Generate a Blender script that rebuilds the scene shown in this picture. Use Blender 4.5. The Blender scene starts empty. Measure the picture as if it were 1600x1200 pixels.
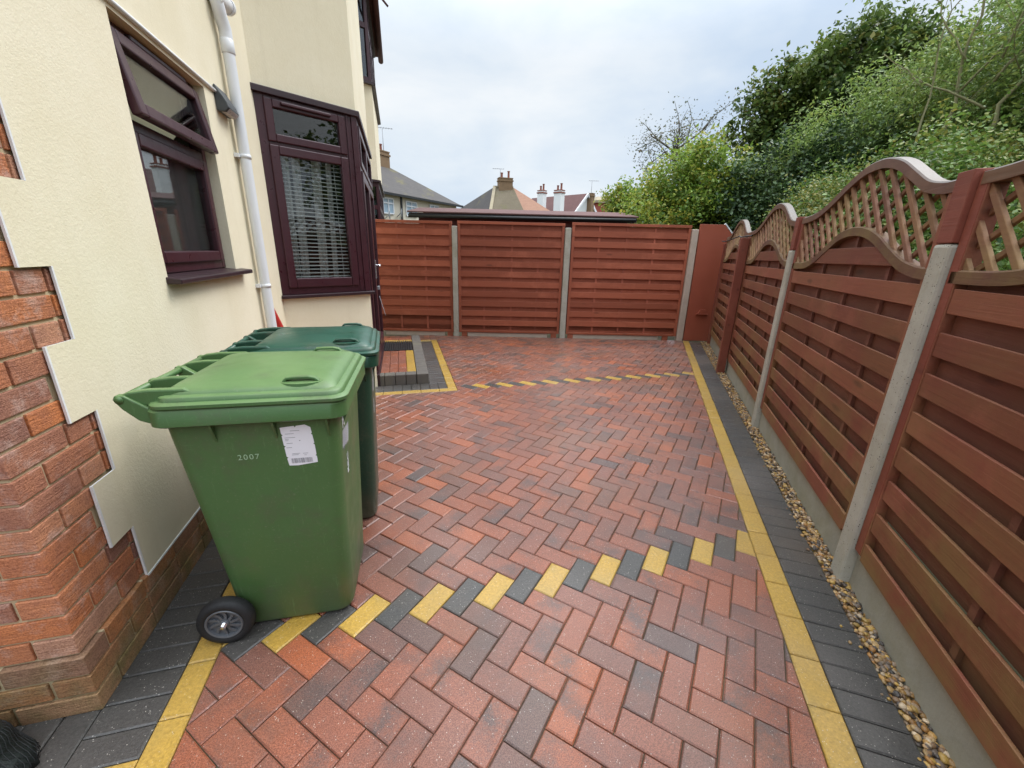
import bpy, bmesh, math, random
import numpy as np
from mathutils import Matrix, Vector
R = math.radians
random.seed(7)
rng = np.random.default_rng(7)
S = bpy.context.scene
COL = S.collection

# ------------------------------------------------------------------ camera
F, YAW, PITCH, ROLL, CAMH = 637.257, 0.265364, 0.3125287, -0.0242485, 1.483595
fw = Vector((math.sin(YAW)*math.cos(PITCH), math.cos(YAW)*math.cos(PITCH), -math.sin(PITCH)))
rt = Vector((math.cos(YAW), -math.sin(YAW), 0))
dn = fw.cross(rt)
r2 = rt*math.cos(ROLL) + dn*math.sin(ROLL)
d2 = -rt*math.sin(ROLL) + dn*math.cos(ROLL)
cd = bpy.data.cameras.new('camera')
cam = bpy.data.objects.new('camera', cd)
COL.objects.link(cam)
mw = Matrix.Identity(4)
for i in range(3):
    mw[i][0] = r2[i]; mw[i][1] = -d2[i]; mw[i][2] = -fw[i]
mw[2][3] = CAMH
cam.matrix_world = mw
cd.sensor_fit = 'HORIZONTAL'; cd.sensor_width = 36.0; cd.lens = F/1600*36
cd.clip_start = 0.02; cd.clip_end = 2000
S.camera = cam

# ------------------------------------------------------------------ sky, sun, exposure
SUN_EL, SUN_AZ = R(52), R(75)       # azimuth measured from +Y towards +X
W = bpy.data.worlds.new('World'); S.world = W; W.use_nodes = True
wt = W.node_tree; wt.nodes.clear()
def wn(t, **k):
    n = wt.nodes.new(t)
    for a, v in k.items(): setattr(n, a, v)
    return n
sky = wn('ShaderNodeTexSky', sky_type='NISHITA', sun_disc=False)
sky.sun_elevation = SUN_EL; sky.sun_rotation = SUN_AZ
tc = wn('ShaderNodeTexCoord')
sep = wn('ShaderNodeSeparateXYZ'); wt.links.new(tc.outputs['Generated'], sep.inputs[0])
grad = wn('ShaderNodeMapRange', interpolation_type='SMOOTHSTEP'); grad.inputs[1].default_value = .33; grad.inputs[2].default_value = 1.0
grad.inputs[3].default_value = 7.0; grad.inputs[4].default_value = 34.0
wt.links.new(sep.outputs[2], grad.inputs[0])
mp = wn('ShaderNodeMapping'); mp.inputs['Scale'].default_value = (1, 1, 2.6)
wt.links.new(tc.outputs['Generated'], mp.inputs[0])
nz = wn('ShaderNodeTexNoise'); nz.inputs['Scale'].default_value = 2.3; nz.inputs['Detail'].default_value = 7; nz.inputs['Roughness'].default_value = .52
nz.inputs['Distortion'].default_value = .25
wt.links.new(mp.outputs[0], nz.inputs['Vector'])
cr = wn('ShaderNodeValToRGB')
cr.color_ramp.elements[0].position = .30; cr.color_ramp.elements[0].color = (.70, .84, 1.02, 1)
cr.color_ramp.elements[1].position = .66; cr.color_ramp.elements[1].color = (1.09, 1.13, 1.16, 1)
e = cr.color_ramp.elements.new(.5); e.color = (.92, 1.01, 1.10, 1)
wt.links.new(nz.outputs[0], cr.inputs[0])
mul = wn('ShaderNodeMix', data_type='RGBA', blend_type='MULTIPLY'); mul.inputs[0].default_value = 1
cmb = wn('ShaderNodeCombineXYZ')
for i in range(3): wt.links.new(grad.outputs[0], cmb.inputs[i])
wt.links.new(cmb.outputs[0], mul.inputs[6]); wt.links.new(cr.outputs[0], mul.inputs[7])
mx = wn('ShaderNodeMix', data_type='RGBA'); mx.inputs[0].default_value = .94
wt.links.new(sky.outputs[0], mx.inputs[6]); wt.links.new(mul.outputs[2], mx.inputs[7])
bg = wn('ShaderNodeBackground'); bg.inputs[1].default_value = .1
wt.links.new(mx.outputs[2], bg.inputs[0])
wo = wn('ShaderNodeOutputWorld'); wt.links.new(bg.outputs[0], wo.inputs[0])
sl = bpy.data.lights.new('sun', 'SUN'); sl.energy = 1.5; sl.angle = R(22); sl.color = (1, .96, .9)
sun = bpy.data.objects.new('sun', sl); COL.objects.link(sun)
sdir = Vector((math.sin(SUN_AZ)*math.cos(SUN_EL), math.cos(SUN_AZ)*math.cos(SUN_EL), math.sin(SUN_EL)))
sun.rotation_euler = sdir.to_track_quat('Z', 'Y').to_euler()
sun.location = sdir*40
S.view_settings.view_transform = 'Standard'; S.view_settings.look = 'None'
S.view_settings.exposure = 0.32; S.view_settings.gamma = 1
S.cycles.max_bounces = 8; S.cycles.transparent_max_bounces = 12
S.cycles.caustics_reflective = False; S.cycles.caustics_refractive = False

# ------------------------------------------------------------------ materials
class NT:
    def __init__(s, name):
        s.m = bpy.data.materials.new(name); s.m.use_nodes = True
        s.t = s.m.node_tree; s.t.nodes.clear()
        s.out = s.n('ShaderNodeOutputMaterial')
        s.p = s.n('ShaderNodeBsdfPrincipled'); s.l(s.p.outputs[0], s.out.inputs[0])
    def n(s, t, **k):
        x = s.t.nodes.new(t)
        for a, v in k.items(): setattr(x, a, v)
        return x
    def l(s, a, b): s.t.links.new(a, b)
    def inp(s, sock, v):
        if hasattr(v, 'is_output'): s.l(v, sock)
        elif isinstance(v, (tuple, list)) and len(v) == 3 and sock.type == 'RGBA': sock.default_value = (*v, 1)
        else: sock.default_value = v
    def coord(s, scale=(1, 1, 1), kind='Object', jitter=False):
        tc = s.n('ShaderNodeTexCoord'); mp = s.n('ShaderNodeMapping')
        s.l(tc.outputs[kind], mp.inputs[0]); mp.inputs['Scale'].default_value = scale
        if jitter:
            oi = s.n('ShaderNodeObjectInfo'); m = s.n('ShaderNodeMath', operation='MULTIPLY'); m.inputs[1].default_value = 37.0
            s.l(oi.outputs['Random'], m.inputs[0]); c = s.n('ShaderNodeCombineXYZ')
            for i in range(3): s.l(m.outputs[0], c.inputs[i])
            s.l(c.outputs[0], mp.inputs['Location'])
        return mp.outputs[0]
    def noise(s, vec, scale, detail=4, rough=.55, out=0, dist=0):
        x = s.n('ShaderNodeTexNoise'); s.l(vec, x.inputs['Vector'])
        x.inputs['Scale'].default_value = scale; x.inputs['Detail'].default_value = detail
        x.inputs['Roughness'].default_value = rough; x.inputs['Distortion'].default_value = dist
        return x.outputs[out]
    def voro(s, vec, scale, out=0, feature='F1'):
        x = s.n('ShaderNodeTexVoronoi', feature=feature); s.l(vec, x.inputs['Vector']); x.inputs['Scale'].default_value = scale
        return x.outputs[out]
    def ramp(s, fac, stops, interp='LINEAR'):
        x = s.n('ShaderNodeValToRGB'); x.color_ramp.interpolation = interp
        e = x.color_ramp.elements
        while len(e) < len(stops): e.new(.5)
        for el, (p, c) in zip(e, stops):
            el.position = p; el.color = (c, c, c, 1) if isinstance(c, (int, float)) else (*c, 1)
        s.inp(x.inputs[0], fac); return x.outputs[0]
    def mix(s, f, a, b, mode='MIX'):
        x = s.n('ShaderNodeMix', data_type='RGBA', blend_type=mode)
        s.inp(x.inputs[0], f); s.inp(x.inputs[6], a); s.inp(x.inputs[7], b); return x.outputs[2]
    def math(s, op, a, b=0.0, clamp=False):
        x = s.n('ShaderNodeMath', operation=op, use_clamp=clamp); s.inp(x.inputs[0], a); s.inp(x.inputs[1], b); return x.outputs[0]
    def attr(s, name='col'):
        x = s.n('ShaderNodeAttribute', attribute_name=name); return x.outputs['Color']
    def sepc(s, c):
        x = s.n('ShaderNodeSeparateColor'); s.l(c, x.inputs[0]); return x.outputs
    def sepxyz(s, v):
        x = s.n('ShaderNodeSeparateXYZ'); s.l(v, x.inputs[0]); return x.outputs
    def bump(s, h, strength=.3, dist=.01, prev=None):
        x = s.n('ShaderNodeBump'); x.inputs['Strength'].default_value = strength; x.inputs['Distance'].default_value = dist
        s.l(h, x.inputs['Height'])
        if prev is not None: s.l(prev, x.inputs['Normal'])
        return x.outputs[0]
    def done(s, base=None, rough=None, normal=None, spec=None, metal=None, **k):
        p = s.p
        if base is not None: s.inp(p.inputs['Base Color'], base)
        if rough is not None: s.inp(p.inputs['Roughness'], rough)
        if normal is not None: s.l(normal, p.inputs['Normal'])
        if spec is not None: s.inp(p.inputs['Specular IOR Level'], spec)
        if metal is not None: s.inp(p.inputs['Metallic'], metal)
        for a, v in k.items(): s.inp(p.inputs[a], v)
        return s.m

def m_plain(name, col, rough=.5, var=.12, scale=8, bump=.0, bscale=60, spec=.5, metal=0, jitter=False):
    t = NT(name); v = t.coord(jitter=jitter)
    n = t.noise(v, scale, 5)
    c = t.mix(n, tuple(x*(1-var) for x in col), tuple(min(1, x*(1+var)) for x in col))
    nm = t.bump(t.noise(v, bscale, 3), bump, .004) if bump else None
    r = t.ramp(t.noise(v, scale*2.3, 3), [(.3, max(0, rough-.08)), (.7, min(1, rough+.08))])
    return t.done(c, r, nm, spec, metal)

def m_render():                                     # textured masonry paint
    t = NT('cream_render'); v = t.coord()
    n = t.noise(v, 1.6, 5, .6); f = t.noise(v, 34, 3)
    c = t.mix(t.ramp(n, [(.3, 0.0), (.7, 1.0)]), (.77, .69, .50), (.85, .78, .61))
    c = t.mix(t.math('MULTIPLY', f, .25), c, (.62, .53, .34))
    xyz = t.sepxyz(v)
    low = t.ramp(xyz[2], [(.22, 1.0), (.6, 0.0)])
    c = t.mix(t.math('MULTIPLY', t.math('MULTIPLY', low, t.noise(v, 5, 5)), .6), c, (.44, .38, .24))
    st = t.noise(t.coord((14, 14, .7)), 1.0, 4)
    c = t.mix(t.ramp(st, [(.56, 0.0), (.75, .10)]), c, (.50, .43, .28))
    sp = t.ramp(t.voro(v, 26, 0), [(.0, 1.0), (.035, 0.0)])
    c = t.mix(t.math('MULTIPLY', t.math('MULTIPLY', sp, t.ramp(t.noise(v, 3, 2), [(.55, 0.0), (.62, 1.0)])), .6), c, (.14, .12, .09))
    h = t.math('ADD', t.noise(v, 75, 4, .6), t.math('MULTIPLY', t.noise(v, 190, 2), .5))
    nb = t.bump(h, .27, .006)
    return t.done(c, .82, nb, .25)

def m_paver():
    t = NT('block_paver'); v = t.coord(); a = t.sepc(t.attr())
    base = t.ramp(a[0], [(0, (.100, .068, .060)), (.14, (.165, .085, .066)), (.32, (.225, .094, .066)), (.55, (.275, .098, .060)), (.8, (.33, .105, .054)), (1, (.40, .115, .046))])
    # brindle smudges of charcoal running over each block
    jit = t.n('ShaderNodeVectorMath', operation='ADD'); t.l(v, jit.inputs[0]); t.l(t.attr(), jit.inputs[1])
    g1 = t.noise(v, 260, 3, .75); g2 = t.noise(v, 95, 3, .7)
    sm = t.math('ADD', t.noise(jit.outputs[0], 6.5, 4, .6), t.math('MULTIPLY', t.math('SUBTRACT', g2, .5), .55))
    k = t.math('MULTIPLY', t.ramp(sm, [(.44, 0.0), (.68, 1.0)]), t.ramp(a[1], [(.15, 0.12), (.9, .85)]))
    c = t.mix(k, base, (.085, .068, .064))
    c = t.mix(t.ramp(g1, [(.42, .95), (.57, 0.0)]), c, t.mix(1.0, c, (.42, .38, .36), 'MULTIPLY'))
    c = t.mix(t.ramp(g2, [(.52, 0.0), (.70, .6)]), c, t.mix(1.0, c, (1.55, 1.6, 1.6), 'MULTIPLY'))
    yel = t.mix(t.ramp(t.noise(v, 90, 5, .75), [(.3, 0.0), (.7, 1.0)]), (.27, .160, .026), (.53, .325, .060))
    yel = t.mix(t.ramp(t.noise(v, 9, 4), [(.5, 0.0), (.8, .45)]), yel, (.26, .19, .06))
    dark = t.mix(t.ramp(t.noise(v, 110, 5, .75), [(.3, 0.0), (.72, 1.0)]), (.026, .0245, .023), (.080, .074, .068))
    code = a[2]
    c = t.mix(t.ramp(code, [(.2, 0.0), (.21, 1.0)], 'CONSTANT'), c, dark)
    c = t.mix(t.ramp(code, [(.6, 0.0), (.61, 1.0)], 'CONSTANT'), c, yel)
    # wear: pale aggregate specks, green-brown dirt in patches
    sp = t.ramp(t.voro(v, 118), [(.0, 1.0), (.14, 1.0), (.20, 0.0)])
    keep = t.ramp(t.noise(v, 47, 2), [(.53, 0.0), (.57, 1.0)])
    c = t.mix(t.math('MULTIPLY', t.math('MULTIPLY', sp, keep), .72), c, (.60, .55, .48))
    patch = t.noise(v, 1.1, 5, .62)
    c = t.mix(t.ramp(patch, [(.5, 0.0), (.75, .35)]), c, (.14, .085, .045))
    c = t.mix(t.ramp(t.noise(v, .8, 3), [(.5, 0.0), (.8, .22)]), c, (.36, .30, .27))
    h = t.math('ADD', g1, g2)
    nb = t.bump(h, .55, .003)
    wet = t.noise(v, 1.5, 4)
    r = t.ramp(wet, [(.32, .26), (.66, .52)])
    return t.done(c, r, nb, .5, None, **{'Coat Weight': t.ramp(t.noise(v, .9, 4, .6), [(.38, .05), (.62, .45)]), 'Coat Roughness': .22})

def m_brick():
    t = NT('facing_brick'); v = t.coord(); a = t.sepc(t.attr())
    base = t.ramp(a[0], [(0, (.30, .155, .115)), (.22, (.40, .185, .12)), (.5, (.53, .205, .10)), (.75, (.63, .225, .085)), (1, (.55, .30, .20))])
    n = t.noise(v, 16, 5, .65)
    c = t.mix(t.ramp(n, [(.42, 0.0), (.75, .5)]), base, (.22, .10, .085))
    c = t.mix(t.ramp(t.noise(v, 9, 6, .7), [(.52, 0.0), (.70, .7)]), c, (.60, .43, .37))     # lime bloom
    # plinth: code in blue channel = grime
    c = t.mix(t.math('MULTIPLY', a[2], t.ramp(t.noise(v, 8, 5), [(.3, .35), (.65, 1.0)])), c, (.20, .155, .06))
    sc = t.coord((5, 5, 95)); drag = t.noise(sc, 1.0, 4, .7)
    sc2 = t.coord((40, 40, 160)); pit = t.noise(sc2, 1.0, 3, .7)
    c = t.mix(t.math('MULTIPLY', t.ramp(drag, [(.3, 1.0), (.5, 0.0)]), .22), c, (.13, .06, .045))
    nb = t.bump(t.math('ADD', drag, t.math('ADD', t.math('MULTIPLY', pit, .9), t.math('MULTIPLY', t.noise(v, 240, 3, .7), .7))), .65, .006)
    c = t.mix(t.ramp(t.noise(v, 190, 3, .75), [(.36, .7), (.56, 0.0)]), c, t.mix(1.0, c, (.45, .38, .36), 'MULTIPLY'))
    return t.done(c, .85, nb, .25)

def m_mortar():
    t = NT('mortar'); v = t.coord()
    c = t.mix(t.noise(v, 14, 5), (.48, .38, .23), (.64, .53, .35))
    c = t.mix(t.ramp(t.sepxyz(v)[2], [(0, .8), (.26, 0.0)]), c, (.17, .135, .06))
    return t.done(c, .95, t.bump(t.noise(v, 160, 4), .5, .004), .2)

def m_wood(name, col, col2, algae=.5, algcol=(.19, .155, .05), rough=.62, grain=(1.2, 30, 30), bleach=0.0, greytop=False, ztop=.25):
    t = NT(name); v = t.coord(grain, jitter=True); o = t.coord(jitter=True); raw = t.coord()
    g = t.noise(v, 2.2, 6, .68, dist=.6)
    a = t.sepc(t.attr())
    c = t.mix(g, col2, col)
    c = t.mix(t.math('MULTIPLY', a[0], .7), c, t.mix(1.0, c, (.58, .54, .54), 'MULTIPLY'))
    kn = t.ramp(t.voro(t.coord((.6, 2.2, 2.2), jitter=True), 3.1), [(.0, 1.0), (.06, .8), (.13, 0.0)])
    c = t.mix(t.math('MULTIPLY', kn, .7), c, tuple(x*.4 for x in col2))
    c = t.mix(t.ramp(t.noise(o, 1.7, 5, .7), [(.5, 0.0), (.72, .4)]), c, tuple(min(1, x*1.35+.03) for x in col))
    if bleach: c = t.mix(t.ramp(t.noise(o, 5, 5, .7), [(.45, 0.0), (.75, bleach)]), c, (.42, .33, .24))
    if algae:
        z = t.ramp(t.sepxyz(raw)[2], [(.15, 1.0), (1.1, ztop)])
        k = t.math('MULTIPLY', t.ramp(t.noise(o, 2.6, 6, .7), [(.38, 0.0), (.62, 1.0)]), z)
        c = t.mix(t.math('MULTIPLY', k, algae, True), c, algcol)
    if greytop:  # upward faces greyed: weathering plus sky light put into the colour
        geo = t.n('ShaderNodeNewGeometry'); up = t.sepxyz(geo.outputs['Normal'])[2]
        c = t.mix(t.math('MULTIPLY', t.ramp(up, [(.45, 0.0), (.7, 1.0)]), t.ramp(t.noise(o, 6, 5, .7), [(.2, .6), (.6, 1.0)])), c, (.150, .130, .118))
    nb = t.bump(g, .35, .005)
    return t.done(c, rough, nb, .35)

def m_concrete(name='concrete', col=(.46, .44, .38), pits=True, moss=.4):
    t = NT(name); v = t.coord(jitter=True)
    n = t.noise(v, 9, 6, .65)
    c = t.mix(n, tuple(x*.72 for x in col), tuple(x*1.2 for x in col))
    c = t.mix(t.ramp(t.noise(v, 3.1, 5, .7), [(.48, 0.0), (.75, moss)]), c, (.24, .22, .11))
    f = t.noise(v, 210, 2)
    c = t.mix(t.math('MULTIPLY', f, .3), c, (.16, .15, .13))
    h = t.noise(v, 60, 5)
    if pits:
        p = t.ramp(t.voro(v, 95), [(.0, 1.0), (.16, 1.0), (.24, 0.0)])
        p = t.math('MULTIPLY', p, t.ramp(t.noise(v, 33, 2), [(.52, 0.0), (.56, 1.0)]))
        c = t.mix(p, c, (.06, .055, .05)); h = t.math('SUBTRACT', h, t.math('MULTIPLY', p, 1.5))
    return t.done(c, .9, t.bump(h, .4, .004), .2)

def m_plastic(name, col, top, rough=.42, bloom=.5):
    t = NT(name); v = t.coord(jitter=True)
    n = t.noise(v, 3.2, 5, .6)
    c = t.mix(n, tuple(x*.86 for x in col), tuple(x*1.12 for x in col))
    geo = t.n('ShaderNodeNewGeometry'); up = t.sepxyz(geo.outputs['Normal'])[2]
    # faces that look up: worn paler plastic, with light from above painted in
    k = t.math('MULTIPLY', t.ramp(up, [(.25, 0.0), (.8, 1.0)]), t.ramp(t.noise(v, 5, 5, .65), [(.25, bloom), (.75, 1.0)]))
    c = t.mix(k, c, top)
    sc = t.noise(t.coord((3, 3, 46), jitter=True), 2, 4, .7)
    c = t.mix(t.ramp(sc, [(.62, 0.0), (.74, .16)]), c, tuple(min(1, x*2.2+.03) for x in col))
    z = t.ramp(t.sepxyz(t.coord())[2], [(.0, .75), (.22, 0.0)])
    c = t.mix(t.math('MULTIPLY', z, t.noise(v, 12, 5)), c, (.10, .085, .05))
    scr = t.noise(t.coord((60, 60, 5), jitter=True), 1.2, 5, .8)
    c = t.mix(t.ramp(scr, [(.60, 0.0), (.68, .28)]), c, tuple(min(1, x*1.9+.05) for x in col))
    gr = t.noise(v, 4.5, 7, .75)
    c = t.mix(t.ramp(gr, [(.50, 0.0), (.68, .5)]), c, (.085, .085, .055))
    c = t.mix(t.ramp(t.noise(v, 120, 3, .7), [(.60, 0.0), (.75, .4)]), c, (.20, .21, .15))
    nb = t.bump(t.math('ADD', t.noise(v, 9, 3), t.math('MULTIPLY', t.noise(v, 260, 2), .15)), .09, .01)
    r = t.ramp(t.noise(v, 7, 4), [(.3, rough-.07), (.7, rough+.12)])
    return t.done(c, r, nb, .5)

def m_glass(name='window_glass', tint=(.86, .9, .9), boost=1.0):
    t = NT(name); t.t.nodes.remove(t.p)
    tr = t.n('ShaderNodeBsdfTransparent'); tr.inputs[0].default_value = (*tint, 1)
    gl = t.n('ShaderNodeBsdfGlossy'); gl.inputs['Roughness'].default_value = .0
    fr = t.n('ShaderNodeFresnel'); fr.inputs[0].default_value = 1.75
    k = t.math('MULTIPLY', fr.outputs[0], boost, True)
    mx = t.n('ShaderNodeMixShader'); t.l(k, mx.inputs[0]); t.l(tr.outputs[0], mx.inputs[1]); t.l(gl.outputs[0], mx.inputs[2])
    t.l(mx.outputs[0], t.out.inputs[0]); return t.m

def m_leaf(name, dark, light, warm=None, trans=.3):
    t = NT(name); a = t.sepc(t.attr())
    c = t.mix(a[0], dark, light)
    if warm: c = t.mix(t.ramp(a[1], [(.45, 0.0), (.95, 1.0)]), c, warm)
    t.done(c, .5, None, .35)
    tl = t.n('ShaderNodeBsdfTranslucent'); t.l(c, tl.inputs[0])
    mx = t.n('ShaderNodeMixShader'); mx.inputs[0].default_value = trans
    t.l(t.p.outputs[0], mx.inputs[1]); t.l(tl.outputs[0], mx.inputs[2]); t.l(mx.outputs[0], t.out.inputs[0])
    return t.m

def m_tiles(name, c1, c2, moss=None, pitch=.3):
    t = NT(name); v = t.coord()
    n = t.noise(v, 1.2, 5, .6)
    c = t.mix(n, c1, c2)
    c = t.mix(t.math('MULTIPLY', t.noise(t.coord((9, 9, 12)), 1, 2), .5), c, tuple(x*.5 for x in c1))
    if moss: c = t.mix(t.ramp(t.math('ADD', t.noise(v, .7, 5, .7), t.math('MULTIPLY', t.sepxyz(v)[2], .05)), [(.86, 0.0), (1.0, .75)]), c, moss)
    wv = t.n('ShaderNodeTexWave', wave_type='BANDS', bands_direction='Z', wave_profile='SAW')
    t.l(v, wv.inputs['Vector']); wv.inputs['Scale'].default_value = 2.0; wv.inputs['Distortion'].default_value = .3
    c = t.mix(t.ramp(wv.outputs['Fac'], [(.0, .45), (.25, 0.0)]), c, tuple(x*.45 for x in c1))
    c = t.mix(t.ramp(t.noise(t.coord((5, 5, 1)), 1.1, 4, .7), [(.5, 0.0), (.75, .35)]), c, tuple(x*.55 for x in c1))
    return t.done(c, .8, t.bump(wv.outputs['Fac'], .6, .05), .3)

def m_attr(name, rough=.6, bump=.25, spec=.4):
    t = NT(name); v = t.coord(); c = t.attr()
    c = t.mix(t.math('MULTIPLY', t.noise(v, 150, 4), .6), c, t.mix(1.0, c, (.55, .5, .45), 'MULTIPLY'))
    return t.done(c, rough, t.bump(t.noise(v, 240, 2), bump, .002), spec)

MAT = dict(
    render=m_render(), paver=m_paver(), brick=m_brick(), mortar=m_mortar(),
    bead=m_plain('white_bead', (.76, .76, .76), .6, .12, 40),
    frame=m_plain('mahogany_frame', (.050, .0135, .020), .34, .18, 6, .05, 90, .5),
    frame_dark=m_plain('mahogany_trim', (.030, .012, .016), .42, .2, 6),
    glass=m_glass('window_glass', (.93, .95, .95), .85), glass_bay=m_glass('bay_glass', (.95, .97, .97), .62), glass_far=m_glass('far_glass', (.5, .55, .6), 1.3),
    white=m_plain('white_plastic', (.74, .75, .77), .35, .05, 5),
    lamp=m_plain('lamp_housing', (.055, .06, .065), .55, .25, 30, .1, 120),
    lens=m_plain('lamp_lens', (.42, .36, .34), .3, .1, 20),
    wblind=m_plain('window_blind', (.84, .90, .88), .9, .25, 3), blind=m_plain('blind_slat', (.56, .58, .56), .5, .08, 8),
    curtain=m_plain('curtain_cloth', (.74, .75, .74), .9, .12, 12),
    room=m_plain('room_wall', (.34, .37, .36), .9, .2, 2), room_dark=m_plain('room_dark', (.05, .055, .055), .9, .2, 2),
    ceil=m_plain('room_ceiling', (.85, .80, .52), .9, .05, 2),
    concrete=m_concrete(), kerb=m_concrete('kerb_concrete', (.12, .105, .095), False, .25),
    boardc=m_concrete('gravel_board_concrete', (.36, .345, .285), False, .55), sand=m_concrete('jointing_sand', (.085, .075, .045), False, .5),
    pale=m_concrete('pale_board', (.52, .42, .35), False, .2),
    fence=m_wood('fence_wood', (.285, .088, .049), (.165, .053, .033), .66, (.20, .16, .05)),
    fenceb=m_wood('fence_back_board', (.20, .066, .044), (.125, .042, .030), .5, (.17, .125, .05)),
    trel=m_wood('trellis_wood', (.265, .120, .068), (.15, .066, .040), .55, (.33, .24, .085), .75, bleach=.12, ztop=.75),
    rail=m_wood('weathered_skylit_rail', (.185, .082, .056), (.10, .045, .034), .9, (.22, .16, .05), .55, bleach=.12, greytop=True),
    arail=m_wood('arched_rail_wood', (.165, .066, .042), (.095, .040, .029), .9, (.21, .155, .05), .7, ztop=.6),
    ext=m_wood('painted_post', (.25, .064, .039), (.16, .043, .030), .15),
    bfence=m_wood('painted_fence', (.405, .112, .056), (.275, .073, .041), .12, (.16, .09, .04)),
    bfence2=m_wood('painted_fence_dark', (.38, .105, .055), (.265, .070, .040), .1, (.16, .09, .04)),
    batten=m_wood('painted_batten', (.42, .120, .070), (.33, .092, .055), .1, (.16, .09, .04)),
    panelp=m_plain('painted_board', (.31, .080, .046), .5, .14, 3, .04, 40, .4),
    bin1=m_plastic('green_plastic', (.058, .132, .042), (.135, .222, .080)), bin2=m_plastic('dark_green_plastic', (.009, .052, .030), (.022, .092, .060), .33, .3),
    tyre=m_plain('tyre_rubber', (.014, .014, .015), .65, .3, 40, .15, 120, .35), rim=m_plain('wheel_rim', (.085, .09, .10), .45, .2, 12),
    paper=m_plain('paper_label', (.74, .74, .78), .6, .06, 14), ink=m_plain('label_ink', (.22, .22, .24), .7, .15, 40), embos=m_plain('stamped_digits', (.30, .44, .28), .5, .2, 60),
    wtext=m_plain('white_print', (.72, .74, .78), .5, .12, 70), btext=m_plain('blue_print', (.10, .12, .30), .5, .1, 20),
    black=m_plain('black_plastic', (.012, .014, .016), .5, .25, 20, .1, 90), net=m_plain('black_net', (.010, .016, .015), .6, .4, 60, .5, 160),
    steel=m_plain('bright_metal', (.75, .76, .80), .22, .05, 8, metal=.9), red=m_plain('red_plastic', (.50, .035, .03), .4, .15, 8),
    straw=m_plain('dry_straw', (.50, .43, .25), .8, .2, 60),
    pebble=m_attr('pebble_stone', .42, .3, .5), felt=m_plain('roof_felt', (.125, .066, .062), .85, .3, 9, .4, 160, .3), fascia=m_plain('dark_fascia', (.020, .014, .018), .6, .2, 6),
    shedw=m_plain('shed_board', (.105, .030, .030), .65, .2, 5),
    pwall=m_plain('pale_wall', (.66, .60, .49), .9, .07, 1), wwall=m_plain('white_wall', (.72, .74, .73), .9, .06, 1), redwall=m_plain('red_brick_wall', (.34, .09, .06), .9, .2, 3),
    stack=m_plain('stack_brick', (.21, .135, .075), .9, .3, 4, .3, 12), pot=m_plain('clay_pot', (.22, .075, .05), .8, .2, 5), alu=m_plain('aerial_metal', (.30, .31, .33), .5, .1, 5),
    slate=m_tiles('grey_tiles', (.065, .058, .056), (.125, .112, .105), (.16, .14, .05)), brown=m_tiles('brown_tiles', (.145, .115, .075), (.20, .165, .11), (.15, .14, .06)),
    orange=m_tiles('pink_tiles', (.37, .20, .135), (.45, .255, .175)), rtile=m_tiles('red_tiles', (.125, .062, .058), (.19, .095, .085)), ridge=m_plain('ridge_tile', (.30, .25, .17), .9, .2, 3),
    fwin=m_plain('far_window', (.30, .40, .48), .15, .25, 2), bark=m_plain('bark', (.10, .085, .06), .9, .35, 7, .5, 40, .2), paleb=m_plain('pale_bark', (.23, .22, .12), .9, .3, 7, .4, 40, .2),
    mossb=m_plain('mossy_bark', (.135, .145, .055), .9, .3, 7, .4, 40, .2),
    soil=m_plain('garden_soil', (.055, .050, .028), .95, .4, 1.5, .4, 30, .2),
    oak=m_leaf('oak_leaf', (.045, .085, .020), (.19, .26, .060), (.28, .23, .055), .34), willow=m_leaf('willow_leaf', (.075, .135, .038), (.27, .38, .095), (.34, .37, .09), .38),
    ylw=m_leaf('yellow_leaf', (.075, .155, .028), (.25, .36, .055), (.40, .36, .055), .4), ivy=m_leaf('ivy_leaf', (.026, .058, .022), (.085, .145, .048), None, .22),
    thin=m_leaf('thin_leaf', (.07, .09, .05), (.15, .17, .09), (.20, .14, .08), .3), bramble=m_leaf('bramble_leaf', (.030, .070, .016), (.15, .25, .048), (.28, .25, .06), .34),
)

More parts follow.
